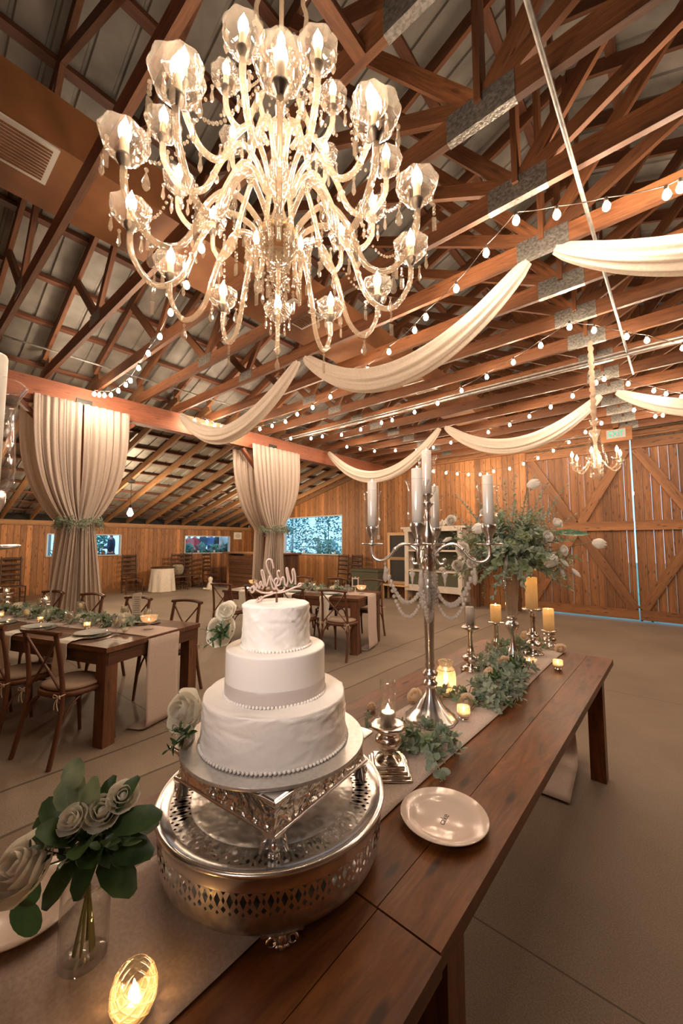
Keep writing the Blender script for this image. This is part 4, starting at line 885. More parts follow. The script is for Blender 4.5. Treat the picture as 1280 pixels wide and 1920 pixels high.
for i, (u_, v_, off, r_) in enumerate([(846, 977, -.15, .036), (1026, 1006, -.28, .034), (1043, 982, -.2, .036), (907, 961, -.26, .026), (1055, 1032, -.2, .034), (858, 1060, -.2, .034), (885, 1055, -.24, .032), (868, 1030, -.2, .042)]):
    e_ = toB(u_, v_, off); d = e_.normalized()-FW*.8; ros_at(e_-d*.01, d, r_, m_tulip, 'white_bloom', None, seed=80+i, parent=bq, layers=4)
b = MB()
for (u0, v0, u1, v1) in ((951, 1040, 944, 1082), (965, 1045, 973, 1078), (976, 1045, 984, 1075), (1024, 1058, 1036, 1082), (1048, 1062, 1062, 1088), (1050, 1048, 1066, 1062), (1072, 1066, 1088, 1082), (872, 1048, 856, 1072), (846, 1008, 830, 1016)):
    a_, c_ = toB(u0, v0, -.16), toB(u1, v1, -.18); b.tube([a_.lerp(c_, i/5) for i in range(6)], [.003, .009, .012, .012, .009, .003], 8); stx.tube([a_*.3, a_], .0014, 5)
O('bunny_tail', b, m_tulip, bq, stuff=True); O('stems', stx, m_stem, bq)
# ---------------------------------------------------------------- candelabrum
CB = V((-.902, 1.672, TZ+.006)); z0 = TZ+.006
ARMZ = 1.500-z0
def hurricane(): return [(.020, 0), (.030, .003), (.040, .018), (.0415, .04), (.039, .09), (.037, .135), (.040, .160), (.049, .178), (.050, .180), (.0502, .182), (.049, .183), (.0478, .181)]
def arm_mesh():
    b = MB(); pts = spl([(.035, .0), (.075, .035), (.12, .045), (.155, .020), (.19, -.020), (.235, -.035), (.268, -.012), (.27, .04)], 5)
    b.tube([(x, 0, z) for x, z in pts], .0075, 10)
    b.tube([(x, 0, z) for x, z in spl([(.045, .02), (.035, -.02), (.05, -.045), (.07, -.045), (.075, -.03)], 5)], .0065, 8); b.ball((.073, 0, -.030), .011, 10, 7); b.ball((.155, 0, .021), .011, 8, 6); b.beam((0, 0, -.005), (.05, 0, -.005), .012, .010); return b
R_A = .27
cb = T('candelabrum', 'tall silver five-light candelabrum with crystal garlands on the cake table', 'candelabrum', CB, radians(20))
O('base', MB().lathe([(.112, 0), (.116, .004), (.112, .014), (.100, .020), (.092, .030), (.070, .048), (.060, .060), (.044, .085), (.026, .115), (.020, .140)], 40, flute=12, fa=.025), m_silver, cb)
O('column', MB().lathe([(.020, .138), (.030, .148), (.034, .160), (.022, .172), (.018, .182), (.032, .192), (.036, .204), (.022, .216), (.017, .226), (.024, .238), (.019, .250), (.021, .262), (.020, .30), (.026, .50), (.030, .585), (.033, .60), (.026, .605), (.024, .66), (.034, .668), (.026, .678), (.036, .70), (.030, .735), (.020, .75), (.034, .762), (.020, .775), (.030, .80), (.036, .83), (.020, .87), (.012, .90), (.018, .915), (.010, .935), (.016, .960), (.028, .975), (.030, .985), (.020, .988)], 30), m_silver, cb)
ARM = arm_mesh().mesh('arm'); PLM = MB().lathe([(.010, -.006), (.030, -.003), (.052, .0), (.054, .004), (.050, .006), (.012, .004)], 28, flute=14, fa=.02).mesh('drip_plate')
CUPM = MB().lathe([(.010, .004), (.014, .010), (.009, .018), (.013, .032), (.024, .052), (.031, .072), (.032, .086), (.030, .090), (.026, .086)], 24, flute=16, fa=.03).mesh('socket'); HUM = MB().olathe(hurricane(), 28).mesh('hurricane_glass')
cand_lab = {270: 'front', 0: 'right', 90: 'rear', 180: 'left'}
for k in range(4):
    a = radians(-90+90*k); arm = O('arm', ARM, m_silver, cb, loc=(0, 0, ARMZ), rz=a)
    O('drip_plate', PLM, m_silver, arm, loc=(R_A, 0, .042)); O('socket', CUPM, m_silver, arm, loc=(R_A, 0, .042)); O('hurricane_glass', HUM, m_glass, arm, loc=(R_A, 0, .125))
    w_ = cb.rotation_euler.z+a; loc = CB+V((R_A*cos(w_), R_A*sin(w_), ARMZ+.129)); candle(loc, .0225, .225, m_wax, 'white pillar candle in the %s hurricane of the candelabrum' % ('front', 'right', 'rear', 'left')[k], .016, name='pillar_candle', well=.06)
O('hurricane_glass', HUM, m_glass, cb, loc=(0, 0, 1.02)); O('socket', MB().lathe([(.010, .985), (.013, 1.0), (.025, 1.012), (.030, 1.024), (.026, 1.026)], 20), m_silver, cb)
candle(CB+V((0, 0, 1.027)), .0225, .205, m_wax, 'white pillar candle in the raised centre hurricane of the candelabrum', .016, well=.06)
# crystal garlands: strands of beads from the arms back to the column
def drop(L=.05, r=.008): return MB().lathe([(.0006, 0), (r*.5, -L*.12), (r*.62, -L*.35), (r, -L*.72), (r*.6, -L*.9), (.0006, -L)], 6, c=(0, 0, 0))
def beads_mb(pts, r): 
    b = MB()
    for p in pts: b.ball(p, r, 7, 5, low=True)
    return b
def catenary(p, q_, sag, n): return [V(p).lerp(V(q_), i/(n-1))+V((0, 0, -4*sag*(i/(n-1))*(1-i/(n-1)))) for i in range(n)]
def strand(p, q_, sag, n, r): return beads_mb(catenary(p, q_, sag, n), r)
for k in range(4):
    a = radians(-90+90*k); e_ = V((.205*cos(a), .205*sin(a), ARMZ-.052))
    for j, (da, sg, zz, n) in enumerate(((-.35, .13, -.15, 24), (.35, .11, -.17, 24), (.75, .16, -.20, 28))):
        O('bead_strand', strand(e_, (.035*cos(a+da), .035*sin(a+da), ARMZ+zz), sg, int(n*.8), .0092), m_bead, cb)
    O('crystal_drop', drop(.085, .014), m_bead, cb, loc=e_-V((0, 0, .004)))
    b = MB(); f_ = V((.075*cos(a), .075*sin(a), ARMZ-.04)); b.tube([f_, f_-V((0, 0, .03))], .0008, 4); b.join(beads_mb([f_-V((0, 0, .035))], .007)); b.lathe([(.001, -.04), (.013, -.05), (.015, -.056), (.006, -.075), (.008, -.08), (.003, -.10), (.0006, -.12)], 8, c=f_); O('crystal_drop', b, m_bead, cb)
    for m in range(3):
        aa = a+.3+.35*m; O('bead_strand', beads_mb([(.038*cos(aa), .038*sin(aa), ARMZ-.10-.016*i) for i in range(9)], .0075), m_bead, cb)
# two further candelabra (crystal left off the far one)
B2 = V((-.965, -.136, TZ+.006)); c2 = dup(cb, B2, radians(60+90), 'candelabrum cropped by the left edge of the photo, one big hurricane showing', skip=('bead_strand', 'crystal_drop'))
for k in range(4):
    w_ = radians(150)+radians(-90+90*k); candle(B2+V((R_A*cos(w_), R_A*sin(w_), ARMZ+.129)), .0225, .225, m_wax, ('pillar candle in the big hurricane at the left edge of the photo', 'pillar candle of the cropped candelabrum, behind its column', 'pillar candle of the cropped candelabrum, farthest left', 'pillar candle of the cropped candelabrum, nearest the camera')[k], .016, well=.06)

# ================================================================ big chandelier
CC = V((-.999, .832, 0)); CH = T('chandelier', 'large glowing crystal chandelier with candle bulbs above the cake', 'chandelier', (CC.x, CC.y, 2.60))
def ch_arm(R, drop_, rise, r0=.05, z0=.0, tr_=.0095):
    return MB().tube([(x, 0, z) for x, z in spl([(r0, z0), (r0+.03, z0+.07), (R*.36, z0+.115), (R*.52, z0+.03), (R*.66, z0-drop_*.8), (R*.84, z0-drop_), (R*.98, z0-drop_*.45), (R, rise-.03)], 6)], tr_, 9)
BOB = MB().lathe([(.010, 0), (.020, .004), (.034, .010), (.047, .026), (.055, .050), (.056, .058)], 32, flute=8, fa=.05)
BOB.f = BOB.f[:-2]; BOB.uv = BOB.uv[:-2]; BOB.sm = BOB.sm[:-2]; BOBM = BOB.mesh('glass_cup')
CUP2 = MB().lathe([(.008, -.022), (.012, -.012), (.017, -.002), (.018, .006), (.012, .010)], 14).mesh('cup_ring')
SLV = MB().lathe([(.0105, .004), (.0105, .050)], 14).mesh('sleeve')
BLB = MB().lathe([(.007, 0), (.012, .010), (.0145, .022), (.0125, .036), (.0065, .050), (.002, .060), (.0004, .066)], 14).mesh('bulb')
def fringe_pts(n, r=.052): return [(r*cos(2*pi*(i+.5)/n), r*sin(2*pi*(i+.5)/n)) for i in range(n)]
PEN = MB(); PEN.ball((0, 0, -.012), .0062, 8, 6, low=True); PEN.lathe([(.0006, -.018), (.0035, -.022), (.0045, -.034), (.0075, -.052), (.0045, -.062), (.0006, -.068)], 6)
BAG = MB()
for i in range(3): BAG.ball((0, 0, -.012-.013*i), .0056, 8, 6, low=True)
BAG.beam((0, 0, -.052), (0, 0, -.092), .013, .006, up=(0, 1, 0))
TEAR = MB(); TEAR.ball((0, 0, -.012), .0058, 8, 6, low=True); TEAR.lathe([(.0006, -.018), (.006, -.032), (.0115, -.050), (.0105, -.062), (.005, -.071), (.0006, -.073)], 8)
for m in (PEN, BAG, TEAR): m.sm = [False]*len(m.sm)
PM = [m.mesh('prism') for m in (PEN, BAG, TEAR)]
COLM = MB().tube([(.010*cos(q_), .015*sin(q_), .011*cos(q_)) for q_ in [2*pi*i/8 for i in range(8)]], .0045, 5, closed=True).mesh('glass_collar')
def tierx(n, R, z, dz, drop_, rise, ph, s, parts=True):
    am = ch_arm(R, drop_, rise, z0=0).mesh('arm'); out = []
    for k in range(n):
        a = ph+2*pi*k/n; arm = O('arm', am, m_arm, CH, loc=(0, 0, z), rz=a)
        g = O('glass_cup', BOBM, m_bob, arm, loc=(R, 0, rise-.02)); g.scale = (s, s, s); c = O('cup_ring', CUP2, m_cup, arm, loc=(R, 0, rise-.02)); c.scale = (s, s, s)
        b = O('bulb', BLB, m_cbulb, arm, loc=(R, 0, rise+.03)); b.scale = (s, s, s); sl = O('candle_sleeve', SLV, m_sleeve, arm, loc=(R, 0, rise-.02)); sl.scale = (s, s, s)
        rr = random.Random(k+n*3)
        if parts:
            for i, (x_, y_) in enumerate(fringe_pts(5, .050*s)):
                O('prism', PM[rr.choice((0, 0, 0, 1, 2))], m_crys, arm, loc=(R+x_, y_, rise-.004))
            O('prism', PM[1 if k % 2 else 2], m_crys, arm, loc=(R*.84, 0, -drop_-.008)); O('prism', PM[0], m_crys, arm, loc=(R*.52, 0, .01))
        else:
            b = MB()
            for x_, y_ in fringe_pts(5, .050*s): b.join(PEN, Mx.Translation((R+x_, y_, rise-.004)))
            b.join(PEN, Mx.Translation((R*.84, 0, -drop_-.008))); O('prism_fringe', b, m_crys, arm, stuff=True)
        for x_, z_ in (((.36, .115), (.58, -drop_*.35), (.90, -drop_*.85)) if parts else ((.58, -drop_*.35),)): O('glass_collar', COLM, m_crys, arm, loc=(R*x_, 0, z_))
TH0 = pi/2+YAW+radians(9.5)
tierx(12, .475, -.05, 0, .165, .045, TH0, 1.12)
tierx(12, .370, .175, 0, .115, .045, TH0+pi/12, .95, False)
tierx(6, .20, .37, 0, .07, .05, TH0, .85, False)
O('hub_ball', MB().ball((0, 0, -.02), .062, 18, 12, sz=.9), m_bob, CH); O('hub_ring', MB().lathe([(.058, -.006), (.066, .0), (.066, .012), (.056, .020)], 32, flute=16, fa=.05), m_gold, CH)
O('stem', MB().lathe([(.020, .02), (.030, .06), (.018, .10), (.016, .14), (.034, .17), (.045, .20), (.045, .225), (.020, .25), (.016, .30), (.030, .34), (.040, .39), (.040, .41), (.018, .44), (.014, .52), (.030, .56), (.050, .60), (.055, .62), (.020, .63), (.010, .66)], 20), m_arm, CH)
O('finial', MB().lathe([(.001, -.235), (.008, -.225), (.014, -.205), (.014, -.195), (.006, -.182), (.020, -.165), (.030, -.145), (.026, -.12), (.012, -.10), (.034, -.085), (.05, -.07)], 18), m_crys, CH)
for i, (x_, y_) in enumerate([(0, 0)]): O('prism', PM[2], m_crys, CH, loc=(0, 0, -.232))
b = MB()
for k in range(12):
    a = TH0+2*pi*(k+.5)/12
    for rr_, zz, n in ((.075, -.03, 9), (.11, -.02, 6), (.15, .03, 5)):
        for i in range(n): b.ball((rr_*cos(a), rr_*sin(a), zz-.013*i), .0052, 6, 5, low=True)
        m = PEN if k % 2 else BAG; b.join(m, Mx.Translation((rr_*cos(a), rr_*sin(a), zz-.013*n)))
O('bead_curtain', b, m_crys, CH, stuff=True)
for k in range(12):
    a = TH0+2*pi*k/12; a2 = a+pi/12; O('bead_chain', strand((.44*cos(a), .44*sin(a), .02), (.30*cos(a2), .30*sin(a2), .22), .10, 17, .0050), m_crys, CH)
    O('bead_chain', strand((.05*cos(a), .05*sin(a), .60), (.20*cos(a2), .20*sin(a2), .36), .03, 17, .0050), m_crys, CH)
    if k % 2 == 0: O('crown_scroll', MB().tube([(x*cos(a), x*sin(a), z) for x, z in spl([(.04, .60), (.07, .66), (.10, .78), (.085, .86), (.12, .88)], 5)], .008, 7), m_arm, CH)
for k in range(6):
    a = TH0+2*pi*(k+.25)/6; O('prism', PM[2], m_crys, CH, loc=(.16*cos(a), .16*sin(a), .80))
O('chain', MB().tube([(0, 0, .66), (0, 0, 1.145)], .008, 8), m_gold, CH)
O('hanging_block', MB().beam((CC.x, Y0T-4*DY+.02, ZC+.02), (CC.x, Y0T-3*DY-.02, ZC+.02), .06, .04), m_truss, label='short wooden block the big chandelier hangs from', cat='block')
# ================================================================ small chandelier
p2 = V((-.69, Y0T+3*DY-.01, 2.62)); p2.x = U(1117, 860, y=p2.y).x; c2 = T('chandelier', 'small distant crystal chandelier on a cloth-wrapped chain by the barn doors', 'chandelier', (p2.x, p2.y, 2.40)); b = MB()
ARM2 = MB().tube([(x, 0, z) for x, z in spl([(.03, 0), (.07, .03), (.11, -.03), (.17, -.075), (.225, -.05), (.235, .01)], 5)], .008, 8).mesh('arm')
for k in range(6):
    a = 2*pi*k/6+.5; arm = O('arm', ARM2, m_arm, c2, rz=a); g = O('glass_cup', BOBM, m_bob, arm, loc=(.235, 0, .01)); g.scale = (.9, .9, .5); O('candle_sleeve', MB().lathe([(.009, .01), (.009, .085)], 10), m_sleeve, arm, loc=(.235, 0, 0)); bl = O('bulb', BLB, m_cbulb, arm, loc=(.235, 0, .085))
    for i, (x_, y_) in enumerate(fringe_pts(4, .042)): O('prism', PM[i % 3], m_crys, arm, loc=(.235+x_, y_, .02)).scale = (.8, .8, .8)
    O('bead_chain', strand((.045*cos(a), .045*sin(a), .36), (.11*cos(a), .11*sin(a), .02), .02, 16, .006), m_crys, c2)
O('stem', MB().lathe([(.03, -.05), (.05, -.02), (.05, .0), (.02, .03), (.035, .08), (.045, .12), (.02, .16), (.016, .24), (.03, .30), (.055, .36), (.058, .37), (.02, .375), (.012, .42), (.03, .44), (.045, .49), (.012, .48)], 18, flute=8, fa=.05), m_arm, c2)
b = MB()
for k in range(10):
    a = 2*pi*k/10; b.join(BAG, Mx.Translation((.06*cos(a), .06*sin(a), -.05))); b.join(PEN, Mx.Translation((.03*cos(a), .03*sin(a), -.10)))
O('prism_skirt', b, m_crys, c2, stuff=True)
rr = random.Random(9); O('wrapped_chain', MB().tube([(.004*sin(i*1.3), .004*cos(i), .48+i*.02) for i in range(46)], [.024+.006*sin(i*1.9)+.004*rr.random() for i in range(46)], 9), m_cush, c2)
# ================================================================ curtains, swags, string lights
def curtain(y0, y1, yc, zt, cx, wmid, wbot, folds, seed, name_label, xoff=0.0, phase=0, wz=1.83, yb=None, a_=.024):
    rr = random.Random(seed); yw = (y0+y1)/2; yb = yc if yb is None else yb
    def ease(t): return t*t*(3-2*t)
    def fn(i, j):
        z = zt*(1-j)+.01; top = y0+(y1-y0)*i
        if z > wz:
            t = max(0.0, (zt-z)/(zt-wz)); k = 1-(t**3.2); k = max(0, k)
            hw = wmid+(1-wmid)*k if False else None
            w = (y1-y0)*((.10*0)+(wmid/(y1-y0))*(1-k)+k*(1-.06*t)); c = yc+(yw-yc)*k; y = c+(i-.5)*w
            amp = a_*(.7+.6*t); x = cx-.03+xoff-.10*sin(pi*t**1.5)*0+.07*(1-k)*(1-(2*i-1)**2)+.05*sin(pi*min(1, t))
        else:
            t = (wz-z)/wz; w = wmid+(wbot-wmid)*(1-(1-t)**1.7); c = yc+(yb-yc)*t; y = c+(i-.5)*w; amp = a_*(1.0+.3*t); x = cx-.03+xoff+.09*(1-(2*i-1)**2)*(1-.4*t)
        s = sin(2*pi*folds*i+phase+.8*sin(z*1.1+seed)+.5*sin(i*9+seed))
        return V((x+amp*s+amp*.4*sin(2*pi*folds*2.3*i+seed), y+.012*cos(2*pi*folds*i+z), z))
    b = MB(); b.grid(fn, 110, 60); o = O('curtain_panel', b, m_linen, label=name_label, cat='curtain'); m = o.modifiers.new('thick', 'SOLIDIFY'); m.thickness = .002
    return o
CX = XE+.17
curtain(1.20, 1.765, 1.70, 3.50, CX, .20, .40, 6, 1, 'left linen panel of the near curtain, gathered by leaves', yb=1.60)
curtain(1.775, 2.39, 1.86, 3.50, CX, .20, .40, 6, 2, 'right linen panel of the near curtain, gathered by leaves', yb=1.98)
curtain(1.12, 1.70, 1.70, 3.40, CX-.34, .20, .30, 5, 3, 'rear linen panel peeking out left behind the near curtain', yb=1.66)
curtain(4.67, 5.93, 5.25, 3.50, CX, .36, .62, 11, 4, 'linen curtain gathered by leaves in front of the bar', yb=5.25)
curtain(4.45, 5.1, 5.12, 3.40, CX-.34, .22, .3, 5, 5, 'rear linen panel behind the left side of the curtain near the bar', yb=5.12)
def wreath(y, w, lab, seed):
    rr = random.Random(seed); b1, b2 = MB(), MB(); t = T('leaf_tieback', lab, 'garland', (CX+.02, y, 1.83))
    for k in range(190):
        a = rr.random()*6.28; q_ = V((.19*cos(a)-.05, w*sin(a), rr.uniform(-.05, .05))); d = V((cos(a), sin(a), rr.uniform(-1.3, 1.2))); sprig(q_, d, .07, 4, .05, None, k, wfac=.2, droop=.4, into=(b1, b2)[k % 2])
    O('foliage', b1, m_l1, t); O('foliage', b2, m_l3, t); O('tie', MB().tube([(.19*cos(a)-.05, w*sin(a), 0) for a in [2*pi*i/24 for i in range(24)]], .012, 6, closed=True), m_stem, t)
wreath(1.78, .23, 'sage leaf tieback around the near curtain', 1); wreath(5.25, .26, 'sage leaf tieback around the curtain by the bar', 2)
def swag(p, q_, sag, lab, seed, r=.11):
    rr = random.Random(seed); p, q_ = V(p), V(q_); n = 40; ph = [rr.random()*6 for _ in range(6)]; d = (q_-p); d.z = 0; side = V((0, 0, 1)).cross(d).normalized()
    def fn(i, j):
        t = j; c = p.lerp(q_, t)+V((0, 0, -4*sag*t*(1-t))); f = .30+.70*(max(0.0, sin(pi*t))**.55); a = 2*pi*i
        tg = (q_-p)+V((0, 0, -4*sag*(1-2*t))); nn = side.cross(tg).normalized(); nn = nn if nn.z > 0 else -nn
        rip = 1+.16*sin(7*a+ph[0]+2.5*t)+.09*sin(13*a+ph[1]-3*t)
        return c+side*(r*.75*f*rip*cos(a))+nn*(r*1.05*f*rip*sin(a))
    b = MB(); b.grid(fn, 72, n, closeu=True); O('fabric_swag', b, m_swag, label=lab, cat='drapery')
for k, y in ((0, Y0T), (6, Y0T+6*DY)):
    w = ('nearer', 'farther')[k == 6]
    swag((-.80, y, 3.74), (-3.28, y, 3.74), .56, 'white fabric swag at the centre of the %s truss row' % w, 1+k)
    swag((-3.40, y, 3.74), (-6.28, y, 3.70), .60 if k == 0 else .76, 'white fabric swag of the %s row reaching the eave beam' % w, 2+k)
    swag((-.60, y, 3.74), (2.0, y, 3.74), .50, 'white fabric swag of the %s row running off to the right' % w, 3+k)
    swag((2.1, y, 3.74), (4.9, y, 3.70), .6, 'white fabric swag of the %s row at the right eave, out of frame' % w, 4+k)
BM = MB().lathe([(.0006, -.064), (.012, -.060), (.021, -.046), (.0225, -.036), (.018, -.020), (.010, -.006), (.009, 0)], 12).mesh('bulb'); SM = MB().lathe([(.011, -.004), (.012, .022), (.006, .028)], 8).mesh('socket')
def string_light(label, pts, group=None):
    t = T('string_light', label, 'string lights', (0, 0, 0), group=group)
    P_ = [V(p) for p in pts]; w = []
    for a, c in zip(P_, P_[1:]):
        for k in range(4): w.append(a.lerp(c, k/4)+V((0, 0, .024-.03*sin(pi*k/4)*(a-c).length)))
    w.append(P_[-1]+V((0, 0, .024))); O('wire', MB().tube(w, .0035, 5), m_wire, t)
    for i, p in enumerate(P_):
        O('bulb', BM, m_bulb, t, loc=p); O('socket', SM, m_wire, t, loc=p)
    return t
def pxs(L, **k): return [U(u, v-3, **k) for u, v in L]
string_light('nearest string of bulbs sweeping from the right edge down to the eave beam', pxs([(1275, 345), (1249, 358), (1136, 380), (1043, 396), (967, 407), (911, 469), (855, 537), (798, 591), (777, 616), (729, 657), (689, 691), (651, 719), (619, 743), (586, 763), (557, 776), (535, 790), (510, 798), (487, 804), (461, 810)], z=3.64))
string_light('string of bulbs from the small chandelier truss to the eave beam', pxs([(1279, 650), (1212, 635), (1174, 628), (1113, 616), (1067, 610), (1013, 645), (962, 677), (912, 705), (865, 731), (820, 755), (777, 772), (735, 787), (715, 792), (676, 805), (640, 815), (604, 818), (583, 822), (545, 822)], z=3.64))
string_light('string of bulbs crossing over the farther fabric swags', pxs([(1277, 743), (1248, 737), (1225, 731), (1177, 718), (1132, 709), (1117, 716), (1073, 741), (1032, 762), (992, 780), (955, 796), (915, 810), (880, 823), (845, 830), (812, 839), (780, 845), (741, 845), (702, 846), (675, 842), (650, 838)], z=3.64))
string_light('low string of bulbs along the far plank wall and doors', [U(1127, 790, y=7.9), U(1097, 807, y=8.3)]+pxs([(1066, 829), (1037, 845), (1008, 859), (981, 870), (955, 879), (925, 884), (900, 890), (878, 890), (857, 889), (836, 887), (812, 884)], y=8.8))
string_light('short string of bulbs near the exit sign', pxs([(1275, 770), (1242, 778), (1228, 780), (1188, 768)], z=3.66))
string_light('string of bulbs rising from the near curtain post toward the chandelier', pxs([(177, 737), (186, 739), (196, 740), (208, 739), (222, 731), (236, 720), (245, 712), (260, 688), (278, 660), (300, 628), (320, 582), (350, 530), (378, 460)], z=3.60))
string_light('short string of bulbs on the eave beam between the curtains', pxs([(365, 788), (388, 790), (402, 797), (415, 800), (440, 806)], z=3.66))
for i, (a, c) in enumerate((((.3, 2.9, 3.7), (4.9, 5.0, 3.64)), ((.3, 7.3, 3.7), (4.9, 8.6, 3.64)))):
    string_light('unseen string of bulbs added at the right of the hall for more light', catenary(a, c, .12, 12), 'strings of bulbs out of frame')  # out-of-view strings, added to brighten the hall
# ================================================================ dining chairs
def make_chair(label):
    c = T('dining_chair', label, 'chair', (0, 0, 0), group=None)
    b = MB()
    def seat(i, j):
        a = 2*pi*i; e = 2.6; x = abs(cos(a))**(2/e)*(1 if cos(a) > 0 else -1); y = abs(sin(a))**(2/e)*(1 if sin(a) > 0 else -1); k = (0, 1, 1, .96, 0)[int(round(j*4))]; z = (.435, .435, .465, .470, .470)[int(round(j*4))]
        return V((x*.215*k*(1+.06*y), y*.205*k, z))
    b.grid(seat, 28, 5, closeu=True); O('seat', b, m_chair, c)
    def cush(i, j):
        a = 2*pi*i; e = 2.8; x = abs(cos(a))**(2/e)*(1 if cos(a) > 0 else -1); y = abs(sin(a))**(2/e)*(1 if sin(a) > 0 else -1); q_ = int(round(j*5)); k = (0, .93, .98, .96, .7, 0)[q_]; z = (.471, .471, .483, .499, .508, .510)[q_]
        return V((x*.20*k*(1+.06*y), y*.19*k, z))
    O('cushion', MB().grid(cush, 28, 6, closeu=True), m_cush, c)
    for s in (-1, 1):
        O('leg', MB().tube(spl([(s*.205, -.285, 0), (s*.198, -.235, .22), (s*.190, -.205, .45), (s*.180, -.222, .68), (s*.172, -.262, .90)], 4), [.0165]*17, 8), m_chair, c)
        O('leg', MB().tube([(s*.200, .215, 0), (s*.190, .190, .25), (s*.180, .172, .445)], [.013, .016, .019], 8), m_chair, c)
        O('back_cross', MB().tube(spl([(s*.172, -.255, .875), (s*.06, -.232, .74), (-s*.07, -.212, .60), (-s*.185, -.205, .475)], 4), .0105, 7, flat=.75), m_chair, c)
        b = MB(); b.tube(spl([(s*.198, -.225, .24), (s*.165, -.200, .37), (s*.09, -.18, .43)], 4), .009, 6); b.tube(spl([(s*.19, .18, .24), (s*.185, .12, .38), (s*.18, .03, .432)], 4), .009, 6); b.tube(spl([(s*.192, -.215, .26), (s*.188, -.14, .38), (s*.18, -.05, .432)], 4), .009, 6); O('seat_brace', b, m_chair, c)
        b = MB(); x0 = s*.195; b.tube([(x0, -.19, .475), (x0+s*.018, -.222, .478), (x0, -.240, .47)], .004, 5)
        for d in (-1, 1): b.tube(spl([(x0, -.238, .472), (x0+d*.028, -.250, .488), (x0+d*.034, -.248, .465), (x0, -.240, .470)], 4), .0032, 5); b.tube(spl([(x0, -.240, .470), (x0+d*.012, -.255, .43), (x0+d*.022, -.250, .385)], 3), .003, 5)
        O('cushion_tie', b, m_tie, c)
    O('top_rail', MB().tube(spl([(-.205, -.255, .905), (-.10, -.288, .915), (0, -.298, .918), (.10, -.288, .915), (.205, -.255, .905)], 5), .021, 9, flat=.8), m_chair, c); return c
CH0 = make_chair('wooden cross-back dining chair'); first = [True]
def place_chair(C, r, lx, ly, back, label, dz=0):
    a = radians(r); w = V((C[0], C[1], 0))+V((cos(a), sin(a), 0))*lx+V((-sin(a), cos(a), 0))*ly; rz = a+(pi if back else 0)
    if first[0]: CH0.location = w; CH0.rotation_euler.z = rz; CH0['label'] = label; first[0] = False; return CH0
    return dup(CH0, w, rz, label)
TA = ((-3.36, 1.17), 19.0); TB = ((-3.44, 4.36), 15.0)
for lx, lab in ((-.30, 'cross-back chair at the right end of the left dining table, back to camera'), (-.93, 'cross-back chair cut by the left photo edge, tied tan cushion'), (-1.62, 'third cross-back chair on the near side of the left dining table')): place_chair(*TA, lx, -.035, False, lab)
for lx, lab in ((-.40, 'rightmost cross-back chair behind the left dining table'), (-1.12, 'second cross-back chair behind the left dining table, beside the menu card'), (-1.88, 'third cross-back chair behind the left dining table, in front of the curtain'), (-2.62, 'fourth cross-back chair behind the left dining table, left of the curtain hem'), (-3.9, 'cross-back chair at far left behind the first mercury candlestick')): place_chair(*TA, lx, 1.00, True, lab)
for lx, lab in ((-.23, 'cross-back chair at the right end of the middle dining table, back to camera'), (-.88, 'cross-back chair hidden behind the top of the cake'), (-1.53, 'cross-back chair just left of the cake topper at the middle table'), (-2.18, 'leftmost cross-back chair on the near side of the middle table')): place_chair(*TB, lx, -.05, False, lab)
for lx, lab in ((-.28, 'cross-back chair behind the middle table beside the small framed number'), (-.95, 'cross-back chair behind the middle table next to the blue glasses'), (-1.65, 'cross-back chair behind the middle table behind the cake topper')): place_chair(*TB, lx, 1.02, True, lab)
# ================================================================ farm tables and what lies on them
def farm_table(C, r, L, Wd, zt, label):
    t = T('farm_table', label, 'table', (C[0], C[1], 0), radians(r)); b = MB()
    for i in range(5): b.beam((-L, Wd*(i+.5)/5, zt-.019), (0, Wd*(i+.5)/5, zt-.019), Wd/5-.003, .038)
    O('tabletop', b, m_dine, t)
    for lx in (-.075, -L+.075):
        for ly in (.07, Wd-.07): O('leg', MB().beam((lx, ly, 0), (lx, ly, zt-.038), .105, .105, up=(0, 1, 0)), m_dine, t)
    b = MB()
    for ly in (.035, Wd-.035): b.beam((-L+.02, ly, zt-.090), (-.02, ly, zt-.090), .03, .10)
    for lx in (-.03, -L+.03): b.beam((lx, .03, zt-.090), (lx, Wd-.03, zt-.090), .03, .10)
    O('apron', b, m_dine, t); return t
farm_table(*TA, 4.4, 1.02, .75, 'long rustic dining table at the left, laid with plates'); farm_table(*TB, 2.44, .95, .775, 'rustic dining table in the middle behind the cake')
def LW(TT, lx, ly, z=0.0):
    a = radians(TT[1]); return V((TT[0][0], TT[0][1], z))+V((cos(a), sin(a), 0))*lx+V((-sin(a), cos(a), 0))*ly
def runner(TT, L, yc, hw, zt, label, far=False):
    a = radians(TT[1]); sd = (-sin(a), cos(a), 0); z = zt+.003
    cloth_strip([LW(TT, -L+.05, yc, z), LW(TT, -.004, yc, z), LW(TT, .010, yc, z-.006), LW(TT, .016, yc-.01, z-.15), LW(TT, .03, yc-.02, .30), LW(TT, .05, yc-.03, .03), LW(TT, .03, yc-.05, .010), LW(TT, -.13, yc-.08, .010)], hw, sd, m_runner, 'table_runner', label, 'table runner', .006, 3)
runner(TA, 4.4, .56, .175, .75, 'blush runner falling to the floor from the left dining table'); runner(TB, 2.44, .50, .175, .775, 'blush runner falling to the floor from the middle dining table')
